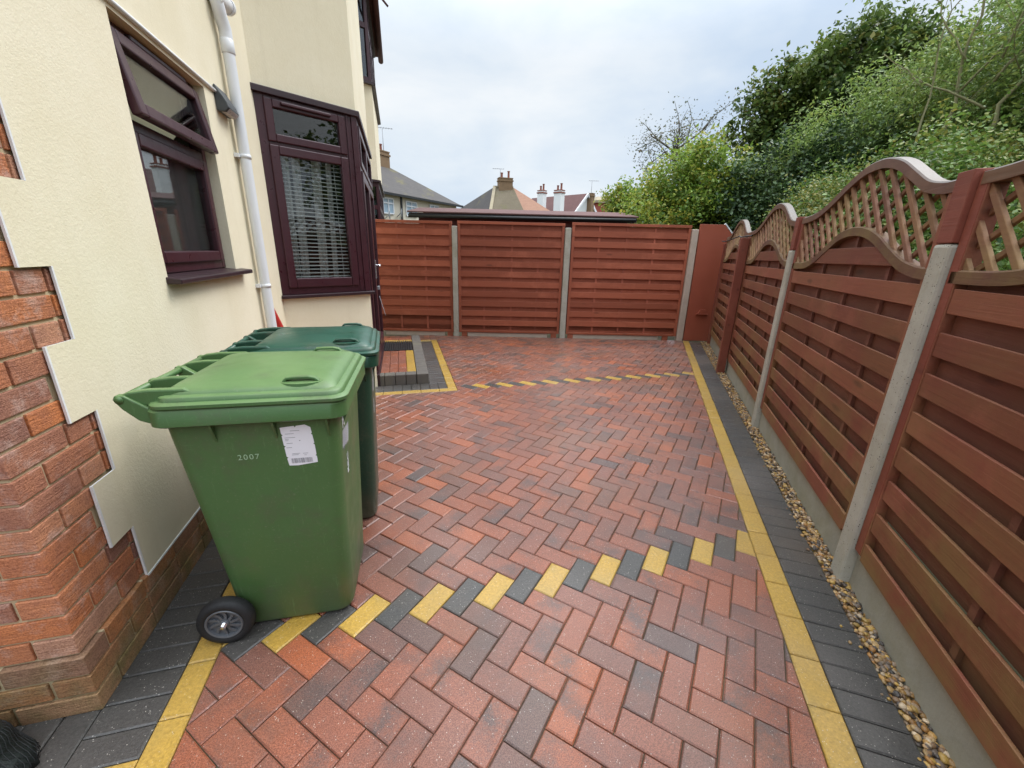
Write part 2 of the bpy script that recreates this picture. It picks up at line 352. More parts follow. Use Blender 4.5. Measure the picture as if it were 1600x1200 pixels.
# ------------------------------------------------------------------ mesh helpers
class MB:
    def __init__(s): s.v = []; s.f = []; s.a = []; s.sm = []; s.mi = []; s.cur = (0.5, 0.5, 0.0); s.smooth = False; s.m = 0
    def add(s, vs, fs, a=None):
        o = len(s.v); s.v += [tuple(v) for v in vs]
        for f in fs:
            s.f.append(tuple(i+o for i in f)); s.a.append(a or s.cur); s.sm.append(s.smooth); s.mi.append(s.m)
    def box(s, lo, hi, a=None, M=None):
        x0, y0, z0 = lo; x1, y1, z1 = hi
        p = [Vector(q) for q in ((x0,y0,z0),(x1,y0,z0),(x1,y1,z0),(x0,y1,z0),(x0,y0,z1),(x1,y0,z1),(x1,y1,z1),(x0,y1,z1))]
        if M is not None: p = [M @ q for q in p]
        s.add(p, [(0,3,2,1),(4,5,6,7),(0,1,5,4),(1,2,6,5),(2,3,7,6),(3,0,4,7)], a)
    def bar(s, p, q, w, h, up=(0,0,1), a=None):          # box beam from p to q, w sideways, h along up
        p = Vector(p); q = Vector(q); d = (q-p).normalized(); u = Vector(up); sd = d.cross(u).normalized(); u = sd.cross(d)
        c = []
        for e in (p, q):
            for i, j in ((-1,-1),(1,-1),(1,1),(-1,1)): c.append(e + sd*(i*w/2) + u*(j*h/2))
        s.add(c, [(3,2,1,0),(4,5,6,7),(0,1,5,4),(1,2,6,5),(2,3,7,6),(3,0,4,7)], a)
    def prism(s, poly, d, a=None):                       # polygon (3d pts) extruded by vector d
        d = Vector(d); n = len(poly); P = [Vector(q) for q in poly]
        s.add(P + [q+d for q in P], [tuple(range(n-1, -1, -1)), tuple(range(n, 2*n))] + [(i, (i+1) % n, n+(i+1) % n, n+i) for i in range(n)], a)
    def strip(s, sections, a=None, close=True, cap=True):  # loft equal-length rings
        n = len(sections[0]); o = []
        for r in sections: o += [Vector(q) for q in r]
        fs = []
        for k in range(len(sections)-1):
            for i in range(n if close else n-1):
                j = (i+1) % n; fs.append((k*n+i, k*n+j, (k+1)*n+j, (k+1)*n+i))
        if cap: fs += [tuple(range(n-1, -1, -1)), tuple(range((len(sections)-1)*n, len(sections)*n))]
        s.add(o, fs, a)
    def tube(s, path, rad, n=8, a=None, cap=True):
        P = [Vector(p) for p in path]; rings = []; up = None
        for i, p in enumerate(P):
            d = (P[min(i+1, len(P)-1)] - P[max(i-1, 0)]).normalized()
            if up is None: up = d.orthogonal().normalized()
            up = (up - d*up.dot(d)).normalized(); sd = d.cross(up)
            r = rad[i] if isinstance(rad, (list, tuple)) else rad
            rings.append([p + (up*math.cos(2*math.pi*k/n) + sd*math.sin(2*math.pi*k/n))*r for k in range(n)])
        old = s.smooth; s.smooth = True; s.strip(rings, a, True, cap); s.smooth = old
    def lathe(s, prof, c, axis='Y', n=32, a=None, cap=True):       # prof: (offset along axis, radius)
        rings = []; c = Vector(c)
        for o, r in prof:
            ring = []
            for k in range(n):
                t = 2*math.pi*k/n
                if axis == 'Y': ring.append(c + Vector((r*math.cos(t), o, r*math.sin(t))))
                elif axis == 'X': ring.append(c + Vector((o, r*math.cos(t), r*math.sin(t))))
                else: ring.append(c + Vector((r*math.cos(t), r*math.sin(t), o)))
            rings.append(ring)
        s.strip(rings, a, True, cap)
    def mesh(s, name, mats, shift=None):
        me = bpy.data.meshes.new(name)
        v = s.v if shift is None else [(x-shift[0], y-shift[1], z-shift[2]) for x, y, z in s.v]
        me.from_pydata(v, [], s.f)
        for m in (mats if isinstance(mats, (list, tuple)) else [mats]): me.materials.append(m)
        at = me.attributes.new('col', 'FLOAT_COLOR', 'FACE')
        at.data.foreach_set('color', np.array([(*a, 1.0) for a in s.a], dtype=np.float32).ravel())
        me.polygons.foreach_set('use_smooth', s.sm)
        me.polygons.foreach_set('material_index', s.mi)
        me.update(); return me

def fixmesh(me, recalc=True, sharp=None):
    bm = bmesh.new(); bm.from_mesh(me)
    if recalc: bmesh.ops.recalc_face_normals(bm, faces=bm.faces)
    if sharp:
        for e in bm.edges:
            if len(e.link_faces) == 2 and e.calc_face_angle(0) > sharp: e.smooth = False
    bm.to_mesh(me); bm.free()

FR = {}                                                # world origin of the thing each part belongs to
def thing(name, label, cat, loc=(0, 0, 0), rot=0, group=None):
    o = bpy.data.objects.new(name, None); COL.objects.link(o); o.location = loc; o.rotation_euler = (0, 0, rot)
    o.empty_display_size = .1
    o['label'] = label; o['category'] = cat
    if group: o['group'] = group
    FR[o.name] = tuple(loc); return o
def part(name, mb, mat, parent, world=False, bev=0, seg=2, sharp=None, recalc=True, label=None):
    sh = FR[parent.name] if world else None
    me = mb.mesh(name, mat, sh); fixmesh(me, recalc, sharp)
    o = bpy.data.objects.new(name, me); COL.objects.link(o); o.parent = parent
    FR[o.name] = FR[parent.name]
    if bev: bevel(o, bev, seg)
    if label: o['label'] = label
    return o
def bevel(o, w, seg=2):
    b = o.modifiers.new('bevel', 'BEVEL'); b.width = w; b.segments = seg; b.limit_method = 'ANGLE'; b.angle_limit = R(40)
def single(name, mb, mat, label, cat, group=None, bev=0, sharp=None, kind=None):
    me = mb.mesh(name, mat); fixmesh(me, True, sharp)
    o = bpy.data.objects.new(name, me); COL.objects.link(o)
    if kind: o['kind'] = kind
    if label: o['label'] = label
    if cat: o['category'] = cat
    if group: o['group'] = group
    if bev: bevel(o, bev)
    return o
def struct(name, mb, mat, recalc=True):
    me = mb.mesh(name, mat); fixmesh(me, recalc)
    o = bpy.data.objects.new(name, me); COL.objects.link(o); o['kind'] = 'structure'; return o
def copy_part(o, parent, dx=0):
    c = o.copy(); COL.objects.link(c); c.parent = parent
    if dx: c.location = (o.location[0]+dx, o.location[1], o.location[2])
    FR[c.name] = FR[parent.name]
    for ch in [x for x in COL.objects if x.parent == o]: copy_part(ch, c)
    return c
def text_mesh(txt, size, depth=.0006, spacing=1.0):
    cu = bpy.data.curves.new('t', 'FONT'); cu.body = txt; cu.size = size; cu.extrude = depth; cu.align_x = 'CENTER'; cu.align_y = 'CENTER'; cu.space_character = spacing
    ob = bpy.data.objects.new('t', cu); COL.objects.link(ob)
    dg = bpy.context.evaluated_depsgraph_get(); dg.update()
    me = bpy.data.meshes.new_from_object(ob.evaluated_get(dg))
    vs = [tuple(v.co) for v in me.vertices]; fs = [tuple(p.vertices) for p in me.polygons]
    bpy.data.objects.remove(ob); bpy.data.curves.remove(cu); bpy.data.meshes.remove(me)
    return vs, fs
def wdir(p): return (p[0], p[1])

# ------------------------------------------------------------------ ground and paving
g = MB(); g.add([(-300, -300, -.03), (300, -300, -.03), (300, 300, -.03), (-300, 300, -.03)], [(0, 1, 2, 3)]); struct('ground', g, MAT['soil'], False)

UF = Vector((.555, .832)).normalized(); NF = Vector((-UF[1], UF[0]))      # right fence direction, normal to the drive
P1 = Vector((2.029, 1.137))                                              # foot of the near concrete post
UB = Vector((.97, -.245)).normalized(); NB = Vector((-UB[1], UB[0]))      # back fence direction, normal away
B1 = Vector((.948, 7.442))
# yellow border line along the right side
RY0 = Vector((1.186, .544)); RYd = Vector((4.965-1.186, 6.34-.544)).normalized(); RYn = Vector((RYd[1], -RYd[0]))   # normal to the right
def clip(poly, P, N):                                   # keep (x-P).N <= 0
    o = []; n = len(poly)
    for i in range(n):
        a = poly[i]; b = poly[(i+1) % n]; da = (a-P).dot(N); db = (b-P).dot(N)
        if da <= 0: o.append(a)
        if (da < 0 < db) or (db < 0 < da): o.append(a + (b-a)*(da/(da-db)))
    return o
def area(p): return .5*sum(p[i][0]*p[(i+1) % len(p)][1]-p[(i+1) % len(p)][0]*p[i][1] for i in range(len(p)))
def inset(poly, d):
    n = len(poly); L = []
    for i in range(n):
        a = poly[i]; b = poly[(i+1) % n]; t = (b-a).normalized(); L.append((a + Vector((-t[1], t[0]))*d, t))
    o = []
    for i in range(n):
        (p, t), (q, u) = L[i-1], L[i]
        cr_ = t[0]*u[1]-t[1]*u[0]
        if abs(cr_) < 1e-3: o.append(q); continue
        k = ((q[0]-p[0])*u[1]-(q[1]-p[1])*u[0])/cr_; o.append(p + t*k)
    return o
def clean(poly):
    o = []
    for p in poly:
        if not o or (p-o[-1]).length > 2e-3: o.append(p)
    if len(o) > 2 and (o[0]-o[-1]).length < 2e-3: o.pop()
    return o
def block(mb, poly, a, z=0.0, joint=.0016, bev=.0045, skirt=.026):
    poly = clean(poly)
    if len(poly) < 3: return
    ar = area(poly)
    if ar < 0: poly = poly[::-1]; ar = -ar
    per = sum((poly[i]-poly[i-1]).length for i in range(len(poly)))
    if ar < .0004 or ar/per < .005: return
    A = inset(poly, joint); Bq = inset(poly, joint+bev)
    n = len(poly); zz = z + random.uniform(-.0009, .0009); tx, ty = random.gauss(0, .003), random.gauss(0, .003)
    c = sum(poly, Vector((0, 0)))/n
    h = lambda p: zz + (p[0]-c[0])*tx + (p[1]-c[1])*ty
    Bq = [p + Vector((random.uniform(-.0012, .0012), random.uniform(-.0012, .0012))) for p in Bq]
    if random.random() < .16: i_ = random.randrange(n); Bq[i_] = Bq[i_].lerp(c, random.uniform(.03, .09))
    vs = [(p[0], p[1], z-skirt) for p in A] + [(p[0], p[1], h(p)-.0042) for p in A] + [(p[0], p[1], h(p)) for p in Bq]
    fs = [tuple(range(2*n, 3*n))]
    for i in range(n):
        j = (i+1) % n; fs += [(i, j, n+j, n+i), (n+i, n+j, 2*n+j, 2*n+i)]
    mb.add(vs, fs, a)
def rcol(): return (random.betavariate(2.2, 2.0), random.random(), 0.0)
YEL = lambda: (random.random(), random.random(), 1.0)
DRK = lambda: (random.random(), random.random(), .4)

pv = MB()
q = .1/math.sqrt(2)
U2 = Vector((math.sqrt(.5), math.sqrt(.5))); V2 = Vector((math.sqrt(.5), -math.sqrt(.5)))
C0 = Vector((-.2276, 1.4622))                           # centre of a yellow block of the near band
O2 = C0 - V2*.05 - U2*.10
XL = -.755; YB = .985                                   # outer edge of the left yellow border
SX, SY = .548, 4.318                                    # outer corner of the doorstep border
bfl = B1 - NB*.05
def put(poly, a):
    cen = sum(poly, Vector((0, 0)))/len(poly)
    if cen[1] > 9 or cen[1] < -1.4 or abs(cen[0]) > 9: return
    poly = clip(poly, RY0, RYn)
    if len(poly) < 3: return
    poly = clip(poly, bfl, NB)
    if len(poly) < 3: return
    pieces = []
    # left/front house border: field is X>XL or Y<YB
    lo = clip(poly, Vector((0, YB)), Vector((0, 1))); hi = clip(poly, Vector((0, YB)), Vector((0, -1)))
    if all(p[0] >= XL-1e-6 for p in poly): pieces = [poly]
    else: pieces = [lo, clip(hi, Vector((XL, 0)), Vector((-1, 0))) if len(hi) > 2 else []]
    for pc in pieces:
        if len(pc) < 3: continue
        inside = any(p[0] < SX and p[1] > SY for p in pc)
        if not inside: block(pv, pc, a); continue
        p1 = clip(pc, Vector((0, SY)), Vector((0, 1)))
        p2 = clip(pc, Vector((0, SY)), Vector((0, -1)))
        if len(p1) > 2: block(pv, p1, a)
        if len(p2) > 2:
            p2 = clip(p2, Vector((SX, 0)), Vector((-1, 0)))
            if len(p2) > 2: block(pv, p2, a)
for ia in range(-90, 110):
    for ib in range(-90, 110):
        t = (ia-ib) % 4
        if t == 0:
            p = O2 + V2*(.1*ia) + U2*(.1*ib)
            poly = [p, p+V2*.1, p+V2*.1+U2*.2, p+U2*.2]
            a = rcol()
            if ia == ib: a = YEL() if ia % 2 == 0 else DRK()
            put(poly, a)
        elif t == 1:
            p = O2 + V2*(.1*ia) + U2*(.1*ib)
            poly = [p, p+V2*.2, p+V2*.2+U2*.1, p+U2*.1]
            a = rcol()
            if ia-ib == -43 and 0.55 < p[0]+.1 < 3.75: a = YEL() if ia % 2 == 0 else DRK()
            put(poly, a)
struct('pavement', pv, MAT['paver'])
# bed under the blocks
sb = MB(); sb.add([(-12, -14, -.010), (9, -14, -.010), (9, 12, -.010), (-12, 12, -.010)], [(0, 1, 2, 3)]); struct('paving_bed', sb, MAT['sand'], False)

bd = MB()
def run(p0, d, n, w0, w1, length, step, colf, maxj=9999, joint=.0016):
    k = 0; s = 0.0
    while s < length-1e-6:
        e = min(length, s+step)
        if e-s > .02:
            block(bd, [p0+d*s+n*w0, p0+d*e+n*w0, p0+d*e+n*w1, p0+d*s+n*w1], colf(), joint=joint)
        s = e
# right side: yellow on its length, then charcoal laid across
back_len = 7.18
run(RY0 - RYd*2.4, RYd, RYn, 0, .105, 2.4+6.95, .2, YEL)
run(RY0 - RYd*2.4, RYd, RYn, .105, .298, 2.4+6.86, .1, DRK)
# left side by the house and round its corner
Yd = Vector((0, 1)); Xd = Vector((1, 0))
run(Vector((XL, YB)), Yd, Vector((-1, 0)), 0, .095, 3.2, .2, YEL)
run(Vector((XL-.095, YB+.095)), Yd, Vector((-1, 0)), 0, .2, 3.0, .1, DRK)
run(Vector((XL-.095, YB)), Vector((-1, 0)), Vector((0, 1)), 0, .095, 2.4, .2, YEL)
run(Vector((XL-.295, YB+.095)), Vector((-1, 0)), Vector((0, 1)), 0, .2, 2.2, .1, DRK)
# doorstep surround
run(Vector((SX, SY)), Vector((-1, 0)), Vector((0, 1)), 0, .1, 1.3, .2, YEL)
run(Vector((SX, SY+.1)), Yd, Vector((-1, 0)), 0, .1, 2.7, .2, YEL)
run(Vector((SX-.1, SY+.1)), Vector((-1, 0)), Vector((0, 1)), 0, .22, 1.2, .1, DRK)
run(Vector((SX-.1, SY+.32)), Yd, Vector((-1, 0)), 0, .19, 2.3, .1, DRK)
run(Vector((SX-.1, SY+2.72)), Vector((-1, 0)), Vector((0, 1)), 0, .1, 1.0, .2, YEL)
run(Vector((SX, SY+2.82)), Vector((-1, 0)), Vector((0, 1)), 0, .2, 1.0, .1, rcol)
run(Vector((SX, SY+3.02)), Vector((-1, 0)), Vector((0, 1)), 0, .2, 1.0, .1, rcol)
struct('pavement_border', bd, MAT['paver'])

# gravel strip at the foot of the right fence
pb = MB()
ico = bmesh.new(); bmesh.ops.create_icosphere(ico, subdivisions=2, radius=1); IV2 = np.array([v.co[:] for v in ico.verts]); IF2 = [tuple(v.index for v in f.verts) for f in ico.faces]; ico.free()
ico = bmesh.new(); bmesh.ops.create_icosphere(ico, subdivisions=1, radius=1); IV1 = np.array([v.co[:] for v in ico.verts]); IF1 = [tuple(v.index for v in f.verts) for f in ico.faces]; ico.free()
PAL = [(.44, .29, .10), (.38, .22, .075), (.50, .38, .19), (.60, .54, .42), (.25, .17, .10), (.15, .13, .115), (.33, .27, .20), (.48, .35, .20), (.08, .075, .075), (.55, .40, .12)]
pb.smooth = True
GW0 = .298
def pebble(c, r, near):
    IV, IF = (IV2, IF2) if near else (IV1, IF1)
    sc = np.array([random.uniform(.75, 1.35), random.uniform(.75, 1.2), random.uniform(.5, .8)])*r
    th = random.uniform(0, 6.28); el = random.gauss(0, .35)
    M = np.array(Matrix.Rotation(th, 3, 'Z') @ Matrix.Rotation(el, 3, 'X'))
    wob = 1 + .10*np.sin(IV @ rng.normal(size=3)*2.3 + random.uniform(0, 6))[:, None]
    v = (IV*sc*wob) @ M.T + np.array(c)
    col = random.choice(PAL); k = random.uniform(.55, 1.1)
    pb.add(v.tolist(), IF, (col[0]*k, col[1]*k*.86, col[2]*k*.74))
s = -2.2
for layer, cnt in ((0, 4600), (1, 3600)):
    for i in range(cnt):
        L = random.uniform(0, 1)**1.35*8.7 - 1.7 if i % 3 else random.uniform(-1.7, 7.0)
        wdt = .366 + .0085*L
        w = random.uniform(GW0+.004, wdt)
        r = random.uniform(.0055, .0125)*(1.25 if random.random() < .1 else 1)
        p = RY0 + RYd*L + RYn*w
        pebble((p[0], p[1], -.010 + layer*.013 + r*.4), r, L < 1.6)
for i in range(26):                                      # strays on the charcoal blocks
    L = random.uniform(-.3, 2.6); p = RY0 + RYd*L + RYn*(GW0 - abs(random.gauss(0, .03)))
    r = random.uniform(.004, .008); pebble((p[0], p[1], r*.5), r, True)
single('gravel', pb, MAT['pebble'], 'strip of ochre, white and grey pebbles between charcoal blocks and fence', 'gravel', kind='stuff')

# ------------------------------------------------------------------ right fence
FZ = math.atan2(UF[1], UF[0])
fence = thing('fence', 'long brown slatted fence with wavy diagonal trellis top beside the gravel strip', 'fence', (P1[0], P1[1], 0), FZ)
def cat(pts, x):
    if x <= pts[0][0]: return pts[0][1]
    for i in range(len(pts)-1):
        (x0, y0), (x1, y1) = pts[i], pts[i+1]
        if x <= x1:
            t = (x-x0)/(x1-x0)
            ym = pts[max(i-1, 0)]; yp = pts[min(i+2, len(pts)-1)]
            m0 = (y1-ym[1])/(x1-ym[0]); m1 = (yp[1]-y0)/(yp[0]-x0); h = x1-x0
            return (2*t**3-3*t*t+1)*y0 + (t**3-2*t*t+t)*h*m0 + (-2*t**3+3*t*t)*y1 + (t**3-t*t)*h*m1
    return pts[-1][1]
TOP = [(0, 1.785), (.08, 1.787), (.2, 1.81), (.33, 1.87), (.47, 1.935), (.62, 1.975), (.76, 1.985), (.9, 1.975), (1.08, 1.93), (1.28, 1.862), (1.5, 1.808), (1.7, 1.792), (1.84, 1.79)]
ARC = [(0, 1.462), (.1, 1.467), (.23, 1.492), (.36, 1.54), (.52, 1.608), (.66, 1.648), (.8, 1.664), (.93, 1.66), (1.05, 1.638), (1.2, 1.58), (1.38, 1.508), (1.55, 1.468), (1.84, 1.458)]
PW = 1.835; X0 = .063
def rail_mesh(pts, hgt, t0, t1):
    mb = MB(); mb.smooth = True; rings = []
    N = 60
    for i in range(N+1):
        x = .005 + (PW-.01)*i/N; z = cat(pts, x)
        dz = (cat(pts, min(PW, x+.01)) - cat(pts, max(0, x-.01)))/.02
        nx, nz = -dz/math.hypot(1, dz), 1/math.hypot(1, dz)
        b = .006
        prof = [(t0, -hgt), (t1, -hgt), (t1+.000, -b), (t1-b, 0), (t0+b, 0), (t0, -b)]
        rings.append([(X0 + x + nx*o, t, z + nz*o) for t, o in prof])
    mb.strip(rings); return mb
def build_panel(parent):
    mb = MB()
    rn = lambda: (random.random(), random.random(), random.random())
    for x in (0, PW-.045): mb.box((X0+x, -.028, .205), (X0+x+.045, .026, 1.765 if x else 1.765), rn())
    # hit-and-miss boards in front
    for k in range(-1, 8):
        z1 = 1.392 - .159*k; z0 = z1-.09
        xs = [.047 + (PW-.094)*i/46 for i in range(47)]
        sel = [x for x in xs if cat(ARC, x)-.035 > z0+.008]
        if not sel: continue
        w = random.gauss(0, .0015)
        if k >= 0: sel = [sel[0], sel[-1]]
        ja, jb = random.gauss(0, .0022), random.gauss(0, .0022); jz = lambda x: ja + (jb-ja)*x/PW
        mb.strip([[(X0+x, .008+w, z0+jz(x)), (X0+x, .022+w, z0+jz(x)), (X0+x, .022+w, min(z1+jz(x), cat(ARC, x)-.03)), (X0+x, .008+w, min(z1+jz(x), cat(ARC, x)-.03))] for x in sel], rn())
    part('panel', mb, MAT['fence'], parent, bev=.0022)
    pn = [o for o in COL.objects if o.parent == parent and o.name.startswith('panel')][-1]
    bb = MB()
    for k in range(-2, 8):
        z0 = 1.392 - .159*k - .004 - .005; z1 = z0 + .083
        if k == 7: z0 = .25
        xs = [.047 + (PW-.094)*i/46 for i in range(47)]
        sel = [x for x in xs if cat(ARC, x)-.035 > z0+.01]
        if not sel: continue
        if k >= 1: sel = [sel[0], sel[-1]]
        bb.strip([[(X0+x, -.024, z0-.006), (X0+x, -.010, z0-.006), (X0+x, -.010, min(z1+.006, cat(ARC, x)-.03)), (X0+x, -.024, min(z1+.006, cat(ARC, x)-.03))] for x in sel], rn())
    for x in (.37, .80, 1.225): bb.box((X0+x-.014, -.0095, .25), (X0+x+.014, .0075, cat(ARC, x)-.035), rn())
    part('back_boards', bb, MAT['fenceb'], pn)
    br = MB(); br.box((X0+.046, -.026, .205), (X0+PW-.046, .024, .243), rn()); part('bottom_rail', br, MAT['fence'], pn, bev=.003)
    part('top_rail', rail_mesh(TOP, .046, -.030, .030), MAT['rail'], pn, sharp=R(28))
    part('arched_rail', rail_mesh(ARC, .048, -.028, .028), MAT['arail'], pn, sharp=R(28))
    tr = MB()
    def lat(slope, step, off, t0, th, w):
        L = math.hypot(1, slope); dx, dz = 1/L, slope/L
        c = -3.0 + off
        while c < 4.5:
            run_ = []
            for i in range(401):
                x = .03 + (PW-.06)*i/400; z = slope*x + c
                ok = cat(ARC, x)-.02 < z < cat(TOP, x)-.03
                if ok: run_.append((x, z))
                elif run_: break
            if len(run_) > 8:
                (xa, za), (xb, zb) = run_[0], run_[-1]
                j = random.gauss(0, .003)
                tr.bar((X0+xa, t0, za+j), (X0+xb, t0, zb+j), th, w, (0, 0, 1), rn())
            c += step
    lat(1.09, .124, .05, .012, .016, .026)
    lat(-.58, .105, .02, -.006, .014, .022)
    part('trellis', tr, MAT['trel'], pn, bev=.003)
    return pn
pA = build_panel(fence)                                  # between post 1 and post 2
for k in (-1, 1, 2): 
    c = copy_part(pA, fence, 1.962*k - (.02 if k == 2 else 0))
pc = MB(); pc.box((-.05, -.05, -.02), (.05, .05, 1.55), (.3, .3, .3))
po = part('post', pc, MAT['concrete'], fence, bev=.012, label='pitted concrete post')
cp = copy_part(po, fence, 1.962); cp2 = copy_part(po, fence, -1.962)
ex = MB(); ex.box((-.05, -.012, 1.553), (.046, .046, 1.80), (.2, .5, 0)); ex.box((-.05, -.045, 1.553), (.05, -.014, 1.79), (.6, .5, 0))
eo = part('post_extension', ex, MAT['ext'], fence, bev=.003)
copy_part(eo, fence, 1.962); copy_part(eo, fence, -1.962)
wp = MB(); wp.box((3.83, .033, -.02), (3.93, .128, 1.715), (.4, .5, 0)); part('post', wp, MAT['ext'], fence, bev=.004, label='brown wooden post standing in front of the panels')
st_ = MB(); st_.box((5.80, -.03, 0), (5.90, .05, 1.70), (.5, .5, 0)); part('post', st_, MAT['ext'], fence, bev=.004)
gb = MB(); gb.box((.051, -.04, -.02), (1.911, .006, .203))
go_ = part('gravel_board', gb, MAT['boardc'], fence, bev=.004)
for k in (-1, 1, 2): copy_part(go_, fence, 1.962*k)

for sx in (0, 1.962):
    cs = MB(); cs.box((sx-.103, -.02, .206), (sx-.0545, .028, 1.792), (.3, .5, 0)); part('cover_strip', cs, MAT['ext'], fence, bev=.003)
cb = MB()
def fpt(s, t, z): v = P1 + UF*s + NF*t; return (v[0], v[1], z)
pth = [fpt(5.75, .10, 1.735), fpt(5.3, .12, 1.715), fpt(4.8, .13, 1.715), fpt(4.3, .135, 1.727), fpt(3.94, .135, 1.738), fpt(3.88, .12, 1.722), fpt(3.82, .09, 1.73), fpt(3.7, .04, 1.735)]
cb.tube(pth, .008, 8); single('cable', cb, MAT['black'], 'thin black cable strung along the top of the brown wooden post', 'cable')

# ------------------------------------------------------------------ back fence
BZ = math.atan2(UB[1], UB[0])
bf = thing('fence', 'tall red-brown horizontal board fence closing the end of the driveway', 'fence', (B1[0], B1[1], 0), BZ)
def back_panel(x0, x1, zt, bats, low=False):
    mb = MB(); rn = lambda: (random.random(), random.random(), random.random())
    mb.box((x0, -.028, .07), (x0+.045, .022, zt), rn()); mb.box((x1-.045, -.028, .07), (x1, .022, zt), rn())
    mb.box((x0-.004, -.033, zt+.0005), (x1+.004, .026, zt+.045), rn())
    mb.box((x0+.046, -.028, .07), (x1-.046, .022, .105), rn())
    ph = .1715; n = 10 if not low else 9
    for k in range(n):
        z0 = zt - .048 - .135 - ph*k + .0
        mb.box((x0+.046, -.022, z0), (x1-.046, -.008, z0+.098), rn())
    o = part('panel', mb, MAT['bfence'], bf, bev=.0022)
    bb = MB()
    for k in range(11):
        z0 = zt - .048 - .135 - ph*k + .095
        if z0 < .1: continue
        bb.box((x0+.046, .007, z0), (x1-.046, .018, min(z0+.085, zt-.001)), rn())
    bb.box((x0+.046, .007, .106), (x1-.046, .018, zt - .048 - .135 - ph*(n-1)-.004), rn())
    part('back_boards', bb, MAT['bfence2'], o)
    for b in bats:
        m = MB(); m.box((b-.016, -.0075, .106), (b+.016, .0065, zt-.001), rn()); part('batten', m, MAT['batten'], o)
back_panel(-1.40, -.055, 1.915, (-.996, -.526), True)
back_panel(.045, 1.875, 1.925, (.50, .98, 1.44))
back_panel(2.005, 4.045, 1.945, (2.483, 2.958, 3.443))
def cpost(x0, x1, zt, mt='concrete'):
    mb = MB(); mb.box((x0, -.06, -.02), (x1, .04, zt), (.3, .3, .3)); return part('post', mb, MAT[mt], bf, bev=.01)
cpost(-.05, .04, 1.885); cpost(1.885, 1.985, 1.90)
o = cpost(4.055, 4.165, 1.925, 'pale'); o['label'] = 'pale concrete post beside the flat painted board'
for a, b in ((-1.30, -.22), (.20, 1.66), (2.14, 3.72)):
    mb = MB(); mb.box((a, -.012, -.01), (b, .025, .066)); part('base_board', mb, MAT['pale'], bf, bev=.004)
for a in (-.17, .09, 1.73, 2.04, 3.80):
    mb = MB(); mb.box((a, -.022, -.01), (a+.10, .02, .068), (.5, .5, .5)); part('foot_block', mb, MAT['bfence'], bf, bev=.004)
mb = MB(); mb.box((1.60, .03, 0), (1.9, .06, .5)) if False else None
# flat painted side board with a chamfered corner
sbd = thing('side_board', 'flat red-brown painted board with clipped corner between pale post and side fence', 'board', (B1[0], B1[1], 0), BZ)
mb = MB(); mb.prism([(4.185, -.045, .0), (4.775, -.045, .0), (4.775, -.045, 1.83), (4.60, -.045, 2.012), (4.185, -.045, 2.012)], (0, .04, 0)); part('board', mb, MAT['panelp'], sbd, bev=.003)
mb = MB(); mb.prism([(4.604, -.048, 2.0155), (4.78, -.048, 1.833), (4.795, -.048, 1.848), (4.612, -.048, 2.034)], (0, .05, 0)); part('edge_cap', mb, MAT['white'], sbd)
mb = MB(); mb.prism([(4.36, -.0455, .50), (4.54, -.0455, .50), (4.50, -.0455, .575), (4.40, -.0455, .575)], (0, -.03, 0)); mb.box((4.345, -.085, .487), (4.555, -.0458, .4995)); part('handle', mb, MAT['panelp'], sbd, bev=.003)

# shed behind the back fence
sh = thing('shed', 'low shed with red felt roof and dark fascia behind the back fence', 'shed', (B1[0], B1[1], 0), BZ)
mb = MB(); mb.box((-.86, 1.22, -.02), (3.28, 3.2, 2.12)); part('wall', mb, MAT['shedw'], sh)
mb = MB(); mb.prism([(-1.03, .98, 2.165), (-1.03, .98, 2.19), (-1.03, 2.2, 2.365), (-1.03, 3.45, 2.19), (-1.03, 3.45, 2.165), (-1.03, 2.2, 2.34)], (4.45, 0, 0)); part('roof', mb, MAT['felt'], sh, bev=.006)
mb = MB(); mb.box((-1.0, 1.0, 2.075), (3.39, 1.03, 2.163)); mb.prism([(3.36, 1.032, 2.08), (3.36, 2.2, 2.25), (3.36, 3.4, 2.08), (3.36, 3.4, 2.16), (3.36, 2.2, 2.335), (3.36, 1.032, 2.163)], (.03, 0, 0)); part('fascia', mb, MAT['fascia'], sh)
mb = MB(); mb.tube([(-1.0, .965, 2.10), (3.36, .965, 2.12)], .03, 8); part('gutter', mb, MAT['black'], sh)

# ------------------------------------------------------------------ house
XW = -1.045
house = thing('house', 'cream rendered house with brick corner, mahogany windows and white downpipe', 'house', (XW, 1.286, 0))
HC = .0785
A0 = Vector((XW, 4.174)); Bp = Vector((-.318, 4.62)); Cp = Vector((-.318, 6.52)); Dp = Vector((XW, 6.98))
ZS, ZT = 1.065, 2.69
rw = MB()
ys = [1.523, 1.643, 2.298, 3.161, A0[1]]
zq = [.225, .452, .70, .93, 1.18, 1.41, 1.65, 1.89, 2.13, 2.37, 2.61, 2.85, 3.09, 3.33, 3.57, 3.8]
zs = sorted(set(zq + [1.335, 2.358]))
for i in range(len(ys)-1):
    for j in range(len(zs)-1):
        zm = (zs[j]+zs[j+1])/2; ym = (ys[i]+ys[i+1])/2
        k = max(m for m in range(len(zq)) if zq[m] < zm)
        if i == 0 and k % 2 == 0: continue               # brick quoin reaches further here
        if 2.298 < ym < 3.161 and 1.335 < zm < 2.358: continue
        rw.add([(XW, ys[i], zs[j]), (XW, ys[i+1], zs[j]), (XW, ys[i+1], zs[j+1]), (XW, ys[i], zs[j+1])], [(0, 1, 2, 3)])
